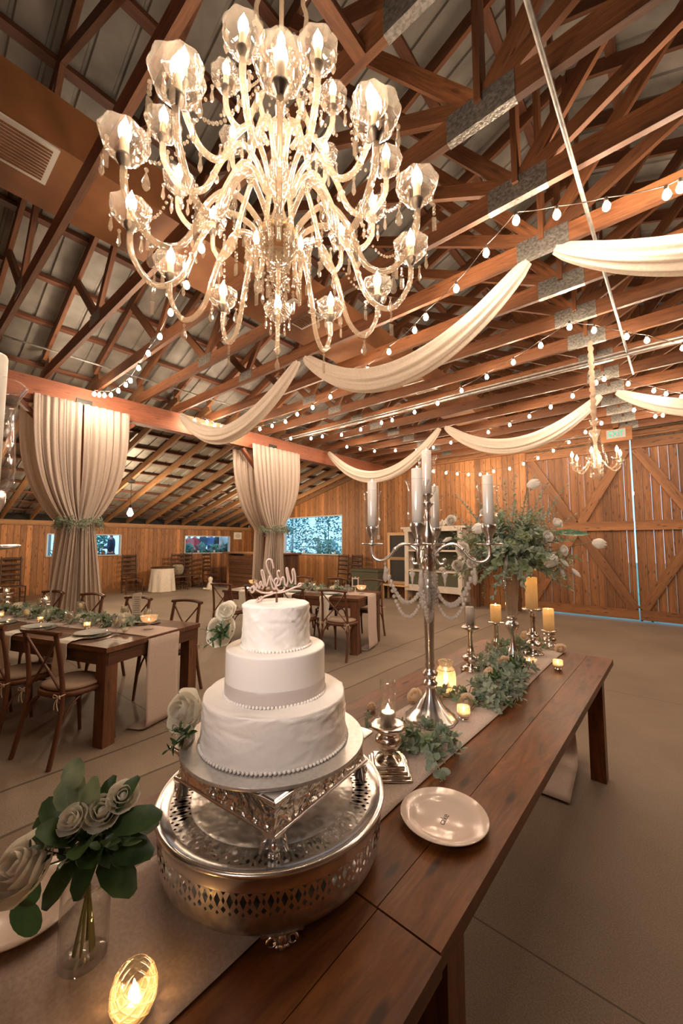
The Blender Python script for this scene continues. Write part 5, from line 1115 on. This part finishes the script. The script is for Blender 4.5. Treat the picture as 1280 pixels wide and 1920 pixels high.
# place setting prototypes
PLT = MB().lathe([(.001, .004), (.06, .003), (.085, .006), (.125, .016), (.127, .018), (.120, .018), (.08, .009), (.001, .0075)], 40).mesh('dish')
CHG = MB().lathe([(.001, .001), (.10, .001), (.155, .010), (.158, .012), (.150, .012), (.10, .004), (.001, .004)], 44).mesh('charger')
proto = {}
def setting(TT, zt, lx, ly, who, napkin=None, back=False, detail=True):
    p = LW(TT, lx, ly, zt+.001); a = radians(TT[1])
    if napkin:
        sd = (cos(a), sin(a), 0); ed = -.012 if not back else None
        cloth_strip([LW(TT, lx-.10*0, ly+.05, zt+.0155), LW(TT, lx, .02, zt+.013), LW(TT, lx, -.012, zt-.004), LW(TT, lx, -.022, zt-.14), LW(TT, lx, -.030, zt-.30)], .078, sd, m_nap, 'napkin', 'ivory napkin under the ' + who, 'napkin', .004, 5)
    O('charger_plate', CHG, m_charger, loc=p, label='glass charger under the ' + who, cat='plate')
    O('dinner_plate', PLT, m_plate, loc=p+V((0, 0, .0165 if napkin else .012)), label=who, cat='plate')
    if detail:
        sx = 1
        for dx, ln, lab in ((.21, .20, 'knife'), (.235, .17, 'spoon')) if not back else ((-.21, .19, 'fork'),):
            c = LW(TT, lx+dx*.9, ly, zt+.004); dd = V((-sin(a), cos(a), 0)); b = MB(); b.beam(c-dd*ln/2, c+dd*.02, .010, .002); b.beam(c+dd*.02, c+dd*ln/2, .016, .0015); O(lab, b, m_sil, label='%s beside the %s' % (lab, who), cat=lab)
setting(TA, .75, -.50, .235, 'grey plate nearest the right of the left table', True); setting(TA, .75, -1.22, .24, 'second grey plate from the right of the left table', True); setting(TA, .75, -1.85, .25, 'third grey dinner plate, cut by the left edge', True)
setting(TA, .75, -.52, .80, 'grey plate behind the footed bowl on the left table', None, True)
setting(TB, .775, -.52, .22, 'grey dinner plate at the right of the middle table', True, detail=False); setting(TB, .775, -1.15, .22, 'grey dinner plate beside the cake topper on the middle table', True, detail=False); setting(TB, .775, -2.0, .22, 'grey dinner plate at the left end of the middle table', True, detail=False)
GOB = MB().olathe([(.001, .003), (.032, .002), (.033, .004), (.010, .008), (.006, .016), (.006, .045), (.010, .058), (.030, .075), (.039, .10), (.037, .13), (.031, .155), (.030, .155), (.035, .13), (.037, .10), (.028, .078), (.004, .062)], 24).mesh('bowl'); WAT = MB().lathe([(.006, .064), (.027, .078), (.035, .10), (.0335, .132), (.001, .132)], 20).mesh('water')
m_water = glassy('glass_water', (.96, .96, .90), .84); gob0 = []
def goblet(TT, zt, lx, ly, label, mat=None, lemon=True):
    p = LW(TT, lx, ly, zt+.001); t = T('water_goblet', label, 'glass', p, lx*3)
    O('goblet', GOB, mat or m_goblet, t); O('water', WAT, m_water, t)
    if lemon: O('lemon_slice', MB().lathe([(.001, -.0015), (.029, -.0015), (.029, .0015), (.001, .0015)], 16).xf(Mx.Translation((0, -.008, .112)) @ Mx.Rotation(radians(75), 4, 'X') @ Mx.Rotation(.3, 4, 'Y')), m_lemon, t)
for lx, ly, lab in ((-.32, .34, 'water goblet with lemon at the right end of the left table'), (-.97, .36, 'water goblet with lemon between the two nearest plates'), (-1.60, .36, 'water goblet with lemon left of the second plate'), (-.78, .80, 'water goblet with lemon behind the white garland rose'), (-1.50, .84, 'water goblet with lemon right of the second mercury candlestick'), (-2.2, .86, 'water goblet with lemon between the two mercury candlesticks'), (-2.95, .86, 'water goblet with lemon left of the tall mercury candlestick'), (-.42, .76, 'water goblet partly behind the menu card')): goblet(TA, .75, lx, ly, lab)
m_blue = glassy('blue_glass', (.55, .62, .85), .7)
for lx, ly, lab, mt in ((-.30, .30, 'water goblet next to the framed number', None), (-.95, .34, 'clear goblet in front of the tall candle on the middle table', None), (-.72, .80, 'blue glass goblet right of the tall candle', m_blue), (-1.30, .80, 'blue glass goblet left of the tall candle', m_blue), (-2.1, .42, 'clear tumbler left of the cake topper', None)): goblet(TB, .775, lx, ly, lab, mt, False)
# footed bowls with candles
def compote(TT, zt, lx, ly, label):
    p = LW(TT, lx, ly, zt+.005); t = T('footed_bowl', label, 'bowl', p)
    O('foot', MB().lathe([(.042, 0), (.043, .004), (.020, .012), (.008, .022), (.008, .048), (.014, .055)], 24), m_glass, t)
    O('bowl', MB().olathe([(.012, .055), (.045, .066), (.068, .09), (.076, .122), (.078, .125), (.073, .122), (.064, .092), (.040, .070), (.001, .060)], 30), m_votive, t)
    c = T('floating_candle', 'candle glowing inside the '+label, 'candle', (p.x, p.y, p.z+.062)); O('wax', MB().lathe([(.02, 0), (.032, .008), (.034, .018), (.001, .017)], 16), m_wax, c); O('flame', flame(MB(), (0, 0, .020), .022), m_flame, c)
compote(TA, .75, -.23, .60, 'frosted footed bowl on the end of the left table'); compote(TB, .775, -.16, .50, 'frosted footed bowl on the right end of the middle table'); compote(TB, .775, -2.2, .50, 'frosted footed bowl on the left end of the middle table')
for lx, ly, lab in ((-.79, .41, 'gold votive on the left table nearest its right end'), (-1.47, .42, 'gold votive above the second plate of the left table'),): p = LW(TA, lx, ly, .755); votive(p, lab, 1.0)
p = LW(TA, -2.2, .46, .755); votive(p, 'straight-sided votive near the left edge of the photo', 1.05, stemmed=False)
p = LW(TB, -1.9, .40, .78); votive(p, 'small votive near the left end of the middle table', 1.0, stemmed=False)
def merc(TT, zt, lx, ly, k, label):
    p = LW(TT, lx, ly, zt+.001); stick(p, [(r*k, z*k) for r, z in [(.045, 0), (.046, .005), (.03, .014), (.02, .024), (.034, .040), (.036, .054), (.02, .070), (.018, .078), (.036, .092), (.038, .104), (.022, .116), (.044, .126), (.046, .134), (.001, .130)]], label)
    t = T('glass_cup', 'small glass cup on the '+label, 'candle holder', p+V((0, 0, .1355*k))); O('cup', MB().olathe([(.001, .002), (.030, .002), (.033, .07), (.0315, .07), (.028, .005), (.001, .004)], 20), m_glass, t)
    c = T('tea_light', 'tea light in the cup on the '+label, 'candle', p+V((0, 0, .1355*k+.006))); O('wax', MB().lathe([(.019, 0), (.019, .016), (.001, .0155)], 14), m_wax, c); O('flame', flame(MB(), (0, 0, .020), .02), m_flame, c)
merc(TA, .75, -2.75, .80, 1.45, 'taller mercury candlestick on the left table'); merc(TA, .75, -1.98, .78, 1.05, 'shorter mercury candlestick on the left table')
t = T('pillar_vase', 'clear cylinder with a lit candle in the middle of the far table', 'candle holder', LW(TB, -1.02, .55, .78)); O('tube', MB().olathe([(.001, .002), (.038, .002), (.04, 0), (.04, .15), (.038, .15), (.037, .005)], 22), m_glass, t); candle(LW(TB, -1.02, .55, .784), .03, .10, m_wax, 'white candle in the clear cylinder on the middle table', .02)
t = T('pillar_vase', 'clear cylinder candle holder just right of the cake topper', 'candle holder', LW(TB, -1.62, .55, .78)); O('tube', MB().olathe([(.001, .002), (.034, .002), (.036, 0), (.036, .15), (.034, .15), (.033, .005)], 22), m_glass, t); candle(LW(TB, -1.62, .55, .784), .027, .10, m_wax, 'white candle just right of the cake topper', .02)
# garlands on dining tables
def tgar(TT, zt, l0, l1, yc, n, lab, seed, flowers, L=.09):
    garland([LW(TT, l0+(l1-l0)*k/8, yc+.03*sin(k*2), zt+.015) for k in range(9)], .13, n, L, [m_l1, m_l3, m_l2, m_l3], 'leaf_garland', lab, seed, hz=.07)
    for i, (lx, ly, r_, z_, fl_) in enumerate(flowers): ros_at(LW(TT, lx, ly, zt+z_), (.2, -.5, .8), r_, m_rose, 'rose', fl_, seed=90+i+seed, layers=4)
tgar(TA, .755, -.42, -3.9, .60, 250, 'long leafy garland down the left dining table', 21, [(-.62, .66, .055, .05, 'large cream rose near the menu card on the left table garland'), (-1.62, .58, .045, .045, 'cream rose left of the second goblet on the garland'), (-1.10, .56, .032, .05, 'small cream bloom beside the middle goblet on the garland'), (-2.25, .66, .055, .06, 'pale rose near the tall mercury candlestick on the garland'), (-.30, .42, .03, .01, 'small peach bloom by the goblet at the table end'), (-.78, .52, .018, .05, 'tiny white bud in the garland of the left table'), (-.50, .56, .03, .05, 'small white bloom right of the large garland rose')])
tgar(TB, .78, -.45, -1.75, .52, 110, 'leafy garland along the middle dining table', 31, [(-.62, .46, .045, .05, 'large cream rose on the middle table garland, right part'), (-.38, .60, .035, .03, 'cream bloom at the right end of the middle garland'), (-1.22, .52, .045, .06, 'cream rose left of the tall candle on the middle garland'), (-.86, .42, .03, .04, 'small cream bloom in the centre of the middle garland')])
# menu card and frame
p = LW(TA, -.62, .80, .755); t = T('menu_card', 'torn-edge paper menu card standing on the left table', 'card', p, radians(40)); rr = random.Random(3); b = MB()
ed = [(-.045+.004*rr.uniform(-1, 1), .0+.028*i) for i in range(11)]; er = [(.045+.005*rr.uniform(-1, 1), .28-.028*i+.02) for i in range(11)]; vs = [(x, 0, z) for x, z in ed+er]; n_ = len(vs); b.add(vs+[(x, .002, z) for x, _, z in vs], [list(range(n_)), [n_+k for k in range(n_)][::-1]]+[[k, n_+k, n_+(k+1) % n_, (k+1) % n_] for k in range(n_)]); O('card', b, m_card, t)
b = MB()
for i in range(9): b.box((0, -.0012, .25-.022*i), (.04+.03*rr.random(), .0006, .004))
O('writing', b, m_ink, t); O('stand', MB().box((0, .012, .01), (.05, .03, .018)), m_gold, t)
p = LW(TB, -.33, .66, .78); t = T('table_number_frame', 'small white scalloped frame with black board on the middle table', 'frame', p, radians(28)); b = MB()
b.beam((-.045, 0, .09), (-.045, 0, .215), .018, .012, up=(0, 1, 0)); b.beam((.045, 0, .09), (.045, 0, .215), .018, .012, up=(0, 1, 0)); b.beam((-.055, 0, .212), (.055, 0, .212), .012, .022); b.beam((-.055, 0, .09), (.055, 0, .09), .012, .022)
for x_, z_ in ((-.05, .22), (0, .228), (.05, .22), (-.05, .085), (.05, .085)): b.ball((x_, 0, z_), .012, 8, 6)
O('frame_border', b, m_cer, t); O('board', MB().box((0, .002, .15), (.085, .004, .12)), m_black, t); O('holder', MB().lathe([(.035, 0), (.03, .006), (.008, .012), (.007, .08), (.012, .085)], 14), m_cer, t)
# far candelabrum at the left edge
c3 = dup(cb, LW(TA, -3.85, .55, .757), radians(60), 'distant silver candelabrum at the left edge of the photo', skip=('bead_strand', 'crystal_drop', 'chain'))
for k in range(5):
    w_ = radians(60)+radians(-90+90*k); o_ = V((R_A*cos(w_), R_A*sin(w_), ARMZ+.129)) if k < 4 else V((0, 0, 1.027))
    candle(LW(TA, -3.85, .55, .757)+o_, .0225, .17, m_wax, 'candle in the distant candelabrum at the left edge, %s cup' % ('first', 'second', 'third', 'fourth', 'raised')[k], .014, well=.06)
# ================================================================ furniture along the walls
def ladder_chair(loc, rz, label, arms=False, first_=[None]):
    if first_[0] is not None and not arms: return dup(first_[0], loc, rz, label)
    c = T('ladderback_chair', label, 'chair', loc, rz)
    for s in (-1, 1): O('leg', MB().tube([(s*.21, -.19, 0), (s*.205, -.20, .45), (s*.20, -.25, 1.16), (s*.20, -.255, 1.20)], [.018, .02, .018, .010], 8), m_oldw, c); O('leg', MB().tube([(s*.24, .20, 0), (s*.24, .20, .64 if arms else .46)], .019, 8), m_oldw, c)
    O('seat', MB().box((0, 0, .44), (.47, .42, .035)), m_oldw, c)
    for i in range(5):
        def fn(a, b_, i=i): return V(((a-.5)*.40, -.21-.012*i-.03*sin(pi*a), .56+.135*i+b_*.06+.018*sin(pi*a)*b_))
        g = MB(); g.grid(fn, 9, 3); o = O('back_slat', g, m_oldw, c); m = o.modifiers.new('th', 'SOLIDIFY'); m.thickness = .01
    b = MB()
    for z in (.15, .28): b.tube([(-.235, .20, z), (.235, .20, z)], .010, 6); b.tube([(-.21, -.19, z), (-.235, .20, z+.03)], .010, 6); b.tube([(.21, -.19, z), (.235, .20, z+.03)], .010, 6)
    O('stretcher', b, m_oldw, c)
    if arms:
        for s in (-1, 1): O('armrest', MB().beam((s*.21, -.22, .66), (s*.245, .24, .655), .06, .02), m_oldw, c)
    elif first_[0] is None: first_[0] = c
    return c
xl = -12.98
for y, lab in ((2.25, 'ladderback chair by the aisle wall at the far left'), (5.15, 'ladderback chair right of the near curtain, against the aisle wall'), (7.05, 'ladderback chair under the far aisle window')): ladder_chair((xl, y, 0), -pi/2, lab)
ladder_chair((-12.7, 1.55, 0), -pi/2-.3, 'big armed ladderback chair at the far left edge', True); ladder_chair((-12.75, 6.55, 0), -pi/2-.25, 'ladderback chair with a pillow beside the white-draped table', True); ladder_chair((-12.6, 7.65, 0), -pi/2+.3, 'low ladderback armchair beside the fire extinguisher', True)
t = T('pillow', 'patterned grey pillow leaning in the armchair by the draped table', 'pillow', (-12.82, 6.53, .66), -pi/2-.25); O('cover', MB().grid(lambda i, j: V(((abs(cos(2*pi*i))**.6*(1 if cos(2*pi*i) > 0 else -1))*.20*sin(pi*j)**.5, -.06*cos(pi*j)+.0, (abs(sin(2*pi*i))**.6*(1 if sin(2*pi*i) > 0 else -1))*.18*sin(pi*j)**.5)), 24, 10, closeu=True), noisy('pillow_cloth', (.14, .12, .08), (.34, .30, .22), 30, .9), t)
t = T('draped_table', 'small table with dark top and white cloth by the aisle wall', 'table', (-12.75, 6.0, 0)); O('top', MB().lathe([(.001, .745), (.36, .745), (.365, .76), (.36, .775), (.001, .775)], 36), m_oldw, t); O('leg', MB().tube([(0, 0, 0), (0, 0, .745)], .05, 10), m_oldw, t)
O('tablecloth', MB().grid(lambda i, j: V(((.335+.05*j+.03*j*sin(2*pi*i*9))*cos(2*pi*i), (.335+.05*j+.03*j*sin(2*pi*i*9))*sin(2*pi*i), .742*(1-j)+.01)), 110, 10, closeu=True), m_white, t)
for y, lab in ((7.6, 'left candle cup on the sill of the far aisle window'), (8.25, 'middle candle cup on the sill of the far aisle window')): O('candle_cup', MB().lathe([(.03, 0), (.04, .08), (.036, .08), (.028, .01)], 14), m_votive, loc=(XW-.02, y, 1.195), label=lab, cat='candle holder')
O('candle_cup', MB().lathe([(.04, 0), (.05, .10), (.045, .10), (.035, .01)], 14), m_bar, loc=(XW-.02, 4.45, 1.195), label='copper candle cup on the sill of the near aisle window', cat='candle holder')
for x, lab in ((-11.0, 'left'), (-10.2, 'middle'), (-8.75, 'right')): O('candle_cup', MB().lathe([(.03, 0), (.04, .08), (.036, .08), (.028, .01)], 14), m_votive, loc=(x, YF+.05, 1.18), label='%s candle cup on the sill of the big far window' % lab, cat='candle holder')
# bar
t = T('bar_counter', 'rustic horizontal-plank bar behind the curtain', 'bar', (-10.6, 7.95, 0)); b = MB()
for i in range(9): b.beam((-1.42, .03, .06+.125*i), (1.45, .03, .06+.125*i), .03, .120)
O('front_planks', b, m_raft if False else m_bar, t); O('side_panel', MB().box((-1.41, .33, .6), (.04, .6, 1.18), ax=2), m_bar, t); O('side_panel', MB().box((1.44, .33, .6), (.04, .6, 1.18), ax=2), m_bar, t)
O('countertop', MB().box((0, .25, 1.215), (3.15, .80, .045)), m_raft, t); O('corner_post', MB().beam((-1.43, .0, 0), (-1.43, 0, 1.19), .07, .07, up=(0, 1, 0)), m_raft, t)
t = T('fire_extinguisher', 'red fire extinguisher with white label left of the bar', 'fire extinguisher', (-12.45, 8.55, .42)); O('cylinder', MB().lathe([(.06, 0), (.085, .01), (.085, .40), (.06, .46), (.025, .49)], 22), m_red, t); O('valve', MB().box((0, 0, .53), (.05, .05, .09)), m_blackmetal, t); O('label_sticker', MB().olathe([(.086, .16), (.086, .30)], 22), m_cer, t); O('bracket_stand', MB().beam((0, 0, -.42), (0, 0, 0), .12, .12, up=(0, 1, 0)), m_bar, t)
O('extinguisher_sign', MB().box((-12.45, 8.60, .99), (.20, .02, .16)).join(MB().beam((-12.45, 8.64, 0), (-12.45, 8.64, 1.0), .03, .03, up=(0, 1, 0))), m_card, label='small white sign above the fire extinguisher', cat='sign')
t = T('burlap_doll', 'small pale rag figure sitting on the floor by the bar', 'ornament', (-11.9, 7.2, 0)); O('body', MB().lathe([(.09, 0), (.12, .08), (.09, .2), (.05, .27), (.075, .33), (.07, .40), (.001, .44)], 16), m_white, t)
for s in (-1, 1): O('leg', MB().tube([(s*.05, 0, .05), (s*.09, -.15, .04), (s*.09, -.2, .06)], .03, 8), m_white, t)
# white hutch
t = T('hutch', 'white painted open hutch with green lower shelf by the far wall', 'cabinet', (-4.86, 9.42, 0)); w2 = .78
for s in (-1, 1): O('side_panel', MB().add([(s*w2, -.22, 0), (s*w2, -.12, 0), (s*w2, .18, .22), (s*w2, .24, 0), (s*w2, .30, 0), (s*w2, .26, 1.92), (s*w2, -.10, 1.92), (s*w2, -.24, .80)], [list(range(8))]).join(MB().box((s*w2, .03, 1.0), (.045, .34, 1.80), ax=2)), m_cab, t); O('leg', MB().beam((s*(w2+.03), -.16, 0), (s*(w2-.02), -.16, .42), .04, .06, up=(0, 1, 0), w2=.06, h2=.16), m_cab, t)
O('top_board', MB().box((0, .02, 1.95), (1.82, .50, .05)), m_cab, t); O('cornice', MB().box((0, -.2, 1.90), (1.66, .05, .10)), m_cab, t); O('back_panel', MB().box((0, .22, 1.1), (1.5, .02, 1.6), ax=2), m_cabg, t)
for z_, m in ((.42, m_cab), (.82, m_cab), (1.35, m_cab)): O('shelf', MB().box((0, .02, z_), (1.53, .42, .04)), m, t)
O('lower_panel', MB().box((0, -.14, .62), (1.5, .02, .34)), m_cabg, t); O('apron', MB().box((0, -.18, .38), (1.52, .04, .16)), m_cab, t); O('face_frame', MB().beam((w2-.03, -.21, .3), (w2-.03, -.19, 1.9), .10, .05, up=(0, 1, 0)), m_cab, t); O('face_frame', MB().beam((-w2+.03, -.21, .3), (-w2+.03, -.19, 1.9), .10, .05, up=(0, 1, 0)), m_cab, t)
ros_at((-5.25, 9.30, 1.37), (0, -1, .6), .07, m_tulip, 'white_bloom', 'white flower on the upper hutch shelf', seed=5); 
for i, x in enumerate((-5.1, -4.85, -4.6)): ros_at((x, 9.25, .86), (0, -.5, 1), .07, m_tulip, 'white_bloom', '%s white bloom on the middle hutch shelf' % ('left', 'centre', 'right')[i], seed=8+i)
O('black_box', MB().box((-4.75, 9.35, 1.52), (.5, .22, .28)), m_black, label='black box on the upper hutch shelf', cat='box')
O('lantern', MB().lathe([(.06, 0), (.06, .16), (.03, .2), (.01, .22)], 8), m_gold, loc=(-5.3, 9.38, 1.98), label='small brass ornament on the left end of the hutch top', cat='ornament')
ros_at((-4.6, 9.35, 2.0), (0, -.7, .8), .10, m_tulip, 'white_bloom', 'white flower head on top of the hutch', seed=15)
# folding frame screen with two dark panes
t = T('framed_chalkboard', 'tall pale wooden frame with two dark panels beside the hutch', 'frame', (-5.95, 9.35, .42), radians(4)); b = MB()
for x in (-.30, .30): b.beam((x, 0, 0), (x, 0, 1.42), .07, .04, up=(0, 1, 0))
for z in (.04, .70, 1.38): b.beam((-.33, 0, z), (.33, 0, z), .04, .08)
O('frame_border', b, m_pale, t); 
for z0_, z1_ in ((.08, .66), (.74, 1.34)): O('panel', MB().box((0, .012, (z0_+z1_)/2), (.54, .008, z1_-z0_)), m_black, t)
t = T('low_bench', 'low worn bench the pale frame stands on', 'bench', (-6.0, 9.35, 0)); O('seat', MB().box((0, 0, .395), (.9, .36, .04)), m_pale, t)
for sx in (-1, 1):
    for sy in (-1, 1): O('leg', MB().beam((sx*.38, sy*.13, 0), (sx*.38, sy*.13, .375), .05, .05, up=(0, 1, 0)), m_pale, t)
t = T('storage_trunk', 'dull green chest between the ladderback chairs and the pale frame', 'chest', (-6.95, 9.38, 0)); O('body', MB().box((0, 0, .38), (.95, .55, .70)), m_cabg, t); O('lid', MB().box((0, 0, .76), (1.0, .6, .06)), m_cabg, t)
for x, lab in ((-8.15, 'left ladderback chair against the far wall right of the big window'), (-7.6, 'right ladderback chair against the far wall beside the green chest')): ladder_chair((x, 9.35, 0), pi, lab)
t = T('side_table', 'dark side table against the far wall behind the bouquet', 'table', (-3.35, 9.42, 0)); O('top', MB().box((0, 0, 1.02), (1.1, .45, .05)), m_dine, t)
for sx in (-1, 1):
    for sy in (-1, 1): O('leg', MB().beam((sx*.48, sy*.17, 0), (sx*.48, sy*.17, 1.0), .07, .07, up=(0, 1, 0)), m_dine, t)
# aisle pendants
def pendant(x, y, zb, lab):
    zr = ROOF(x)-.262; t = T('pendant_lamp', lab, 'lamp', (x, y, zr)); L = zr-zb
    O('junction_box', MB().box((0, 0, .03), (.13, .13, .07)), m_pipe, t); O('cap', MB().lathe([(.07, -.02), (.055, .0), (.02, .01)], 16), m_blackmetal, t); O('cord', MB().tube([(0, 0, 0), (0, 0, -L+.17)], .006, 6), m_wire, t)
    O('socket', MB().lathe([(.028, -L+.10), (.03, -L+.15), (.015, -L+.18)], 12), m_blackmetal, t)
    O('bulb', MB().lathe([(.0006, -L-.10), (.03, -L-.09), (.065, -L-.045), (.068, -L-.02), (.05, -L+.03), (.028, -L+.08), (.024, -L+.11)], 18), m_pbulb, t)
m_pbulb = emis('pendant_glow', (1, .74, .48), K_PEND)
pendant(-10.0, 3.865, 2.28, 'glowing bare bulb hanging in the aisle right of the near curtain'); pendant(-10.0, 7.555, 2.30, 'glowing bare bulb hanging in the aisle left of the far curtain'); pendant(-10.0, .175, 2.30, 'unseen bare bulb added in the aisle as ambient fill')  # the third bulb is out of view, added as ambient fill
# ================================================================ people outdoors, seen through the windows
def person(x, y, rz, h, shirt, pants, skin, hair, label, dress=False, arm=0.0):
    t = T('person', label, 'person', (x, y, .30), rz); k = h/1.75
    def body():
        me = bpy.data.meshes.new('body'); vs = [(0, 0, .98), (0, 0, 1.12), (0, .01, 1.30), (0, 0, 1.44), (0, .0, 1.52), (0, .02, 1.60), (0, .02, 1.70), (0, .02, 1.76)]; ed = [(i, i+1) for i in range(7)]; R = [.135, .125, .145, .11, .055, .075, .085, .05]
        for s in (-1, 1):
            n = len(vs); vs += [(s*.17, 0, 1.42), (s*.22, -.02, 1.15), (s*(.20-.1*arm), .10+.12*arm, .95+.25*arm), (s*(.18-.12*arm), .16+.14*arm, .86+.32*arm)]; R += [.06, .045, .035, .03]; ed += [(3, n), (n, n+1), (n+1, n+2), (n+2, n+3)]
            n = len(vs); vs += [(s*.10, 0, .88), (s*.11, .02, .50), (s*.11, -.02, .08), (s*.12, .12, .03)]; R += [.095, .06, .04, .035]; ed += [(0, n), (n, n+1), (n+1, n+2), (n+2, n+3)]
        me.from_pydata([tuple(c*k for c in v) for v in vs], ed, []); o = bpy.data.objects.new('body', me); COL.objects.link(o); o.parent = t
        m = o.modifiers.new('skin', 'SKIN'); lay = me.skin_vertices[0]
        for i, r in enumerate(R): lay.data[i].radius = (r*k, r*k*.8); lay.data[i].use_root = (i == 0)
        s_ = o.modifiers.new('sub', 'SUBSURF'); s_.levels = 1; s_.render_levels = 2; me.materials.append(skin); return o
    body()
    O('top', MB().grid(lambda i, j: V((cos(2*pi*i)*(.145, .15, .165, .205, .15, .06)[int(round(j*5))]*k, sin(2*pi*i)*(.11, .11, .125, .115, .09, .055)[int(round(j*5))]*k, (.93, 1.08, 1.25, 1.40, 1.47, 1.50)[int(round(j*5))]*k)), 20, 6, closeu=True), shirt, t)
    for s in (-1, 1): O('sleeve', MB().tube([(s*.17*k, 0, 1.43*k), (s*.225*k, -.02*k, 1.15*k), (s*(.20-.1*arm)*k, (.09+.12*arm)*k, (.96+.25*arm)*k)], [.07*k, .055*k, .045*k], 10), shirt, t)
    if dress: O('skirt', MB().olathe([(.30*k, .25*k), (.22*k, .7*k), (.15*k, .98*k)], 20), shirt, t)
    else:
        for s in (-1, 1): O('trouser_leg', MB().tube([(s*.09*k, 0, .96*k), (s*.11*k, .02*k, .5*k), (s*.11*k, -.02*k, .07*k)], [.12*k, .085*k, .06*k], 12), pants, t)
    O('hair', MB().grid(lambda i, j: V((cos(2*pi*i)*.098*k*sin(pi*(.05+.6*j)), (-.015+sin(2*pi*i)*.105*sin(pi*(.05+.6*j)))*k-.012*k, (1.665+.125*cos(pi*.75*j))*k)), 18, 7, closeu=True), hair, t)
    f = MB(); f.ball((-.032*k, .088*k, 1.67*k), .010*k, 6, 5); f.ball((.032*k, .088*k, 1.67*k), .010*k, 6, 5); f.box((0, .088*k, 1.615*k), (.045*k, .01, .008*k)); O('facial_features', f, m_ink, t)
    O('nose', MB().ball((0, .100*k, 1.645*k), .013*k, 6, 5), skin, t)
O('terrace', MB().box((-15.6, 6.9, .12), (3.6, 7.8, .36)), m_floor, label='raised concrete terrace the guests stand on outside the aisle wall', cat='terrace')
def clo(n, c): return P(n, c, .8).m
sk = clo('skin_tone', (.62, .36, .25)); hb = clo('brown_hair', (.09, .05, .03)); hg = clo('grey_hair', (.4, .38, .36)); navy = clo('navy_cloth', (.02, .05, .14)); blue = clo('blue_cloth', (.04, .14, .42)); redc = clo('red_cloth', (.65, .02, .03)); pink = clo('pink_cloth', (.75, .16, .18)); whitec = clo('shirt_cloth', (.75, .78, .82)); blk = clo('black_cloth', (.02, .02, .025))
person(-14.6, 7.86, -1.3, 1.68, pink, pink, sk, hb, 'person outside in a pink dress at the left of the far aisle window', True, .5); person(-14.8, 8.22, .2, 1.72, redc, redc, sk, hb, 'person outside in a red dress behind the far aisle window', True)
person(-14.7, 8.52, 2.2, 1.80, navy, blk, sk, hb, 'person outside in a dark navy jacket turned away'); person(-14.75, 8.88, -1.0, 1.78, blue, navy, sk, hg, 'person outside in a bright blue jacket', arm=.6)
person(-15.0, 9.35, .8, 1.76, blk, blk, sk, hb, 'person outside in black behind the others'); person(-14.6, 9.40, 1.9, 1.80, whitec, navy, sk, hb, 'person outside in a white shirt at the right of the window'); person(-14.9, 9.85, -.8, 1.74, navy, blk, sk, hg, 'person outside in navy at the window right edge')
person(-14.5, 5.05, 2.6, 1.66, navy, navy, sk, hb, 'person in dark clothes outside the near aisle window', arm=.8)
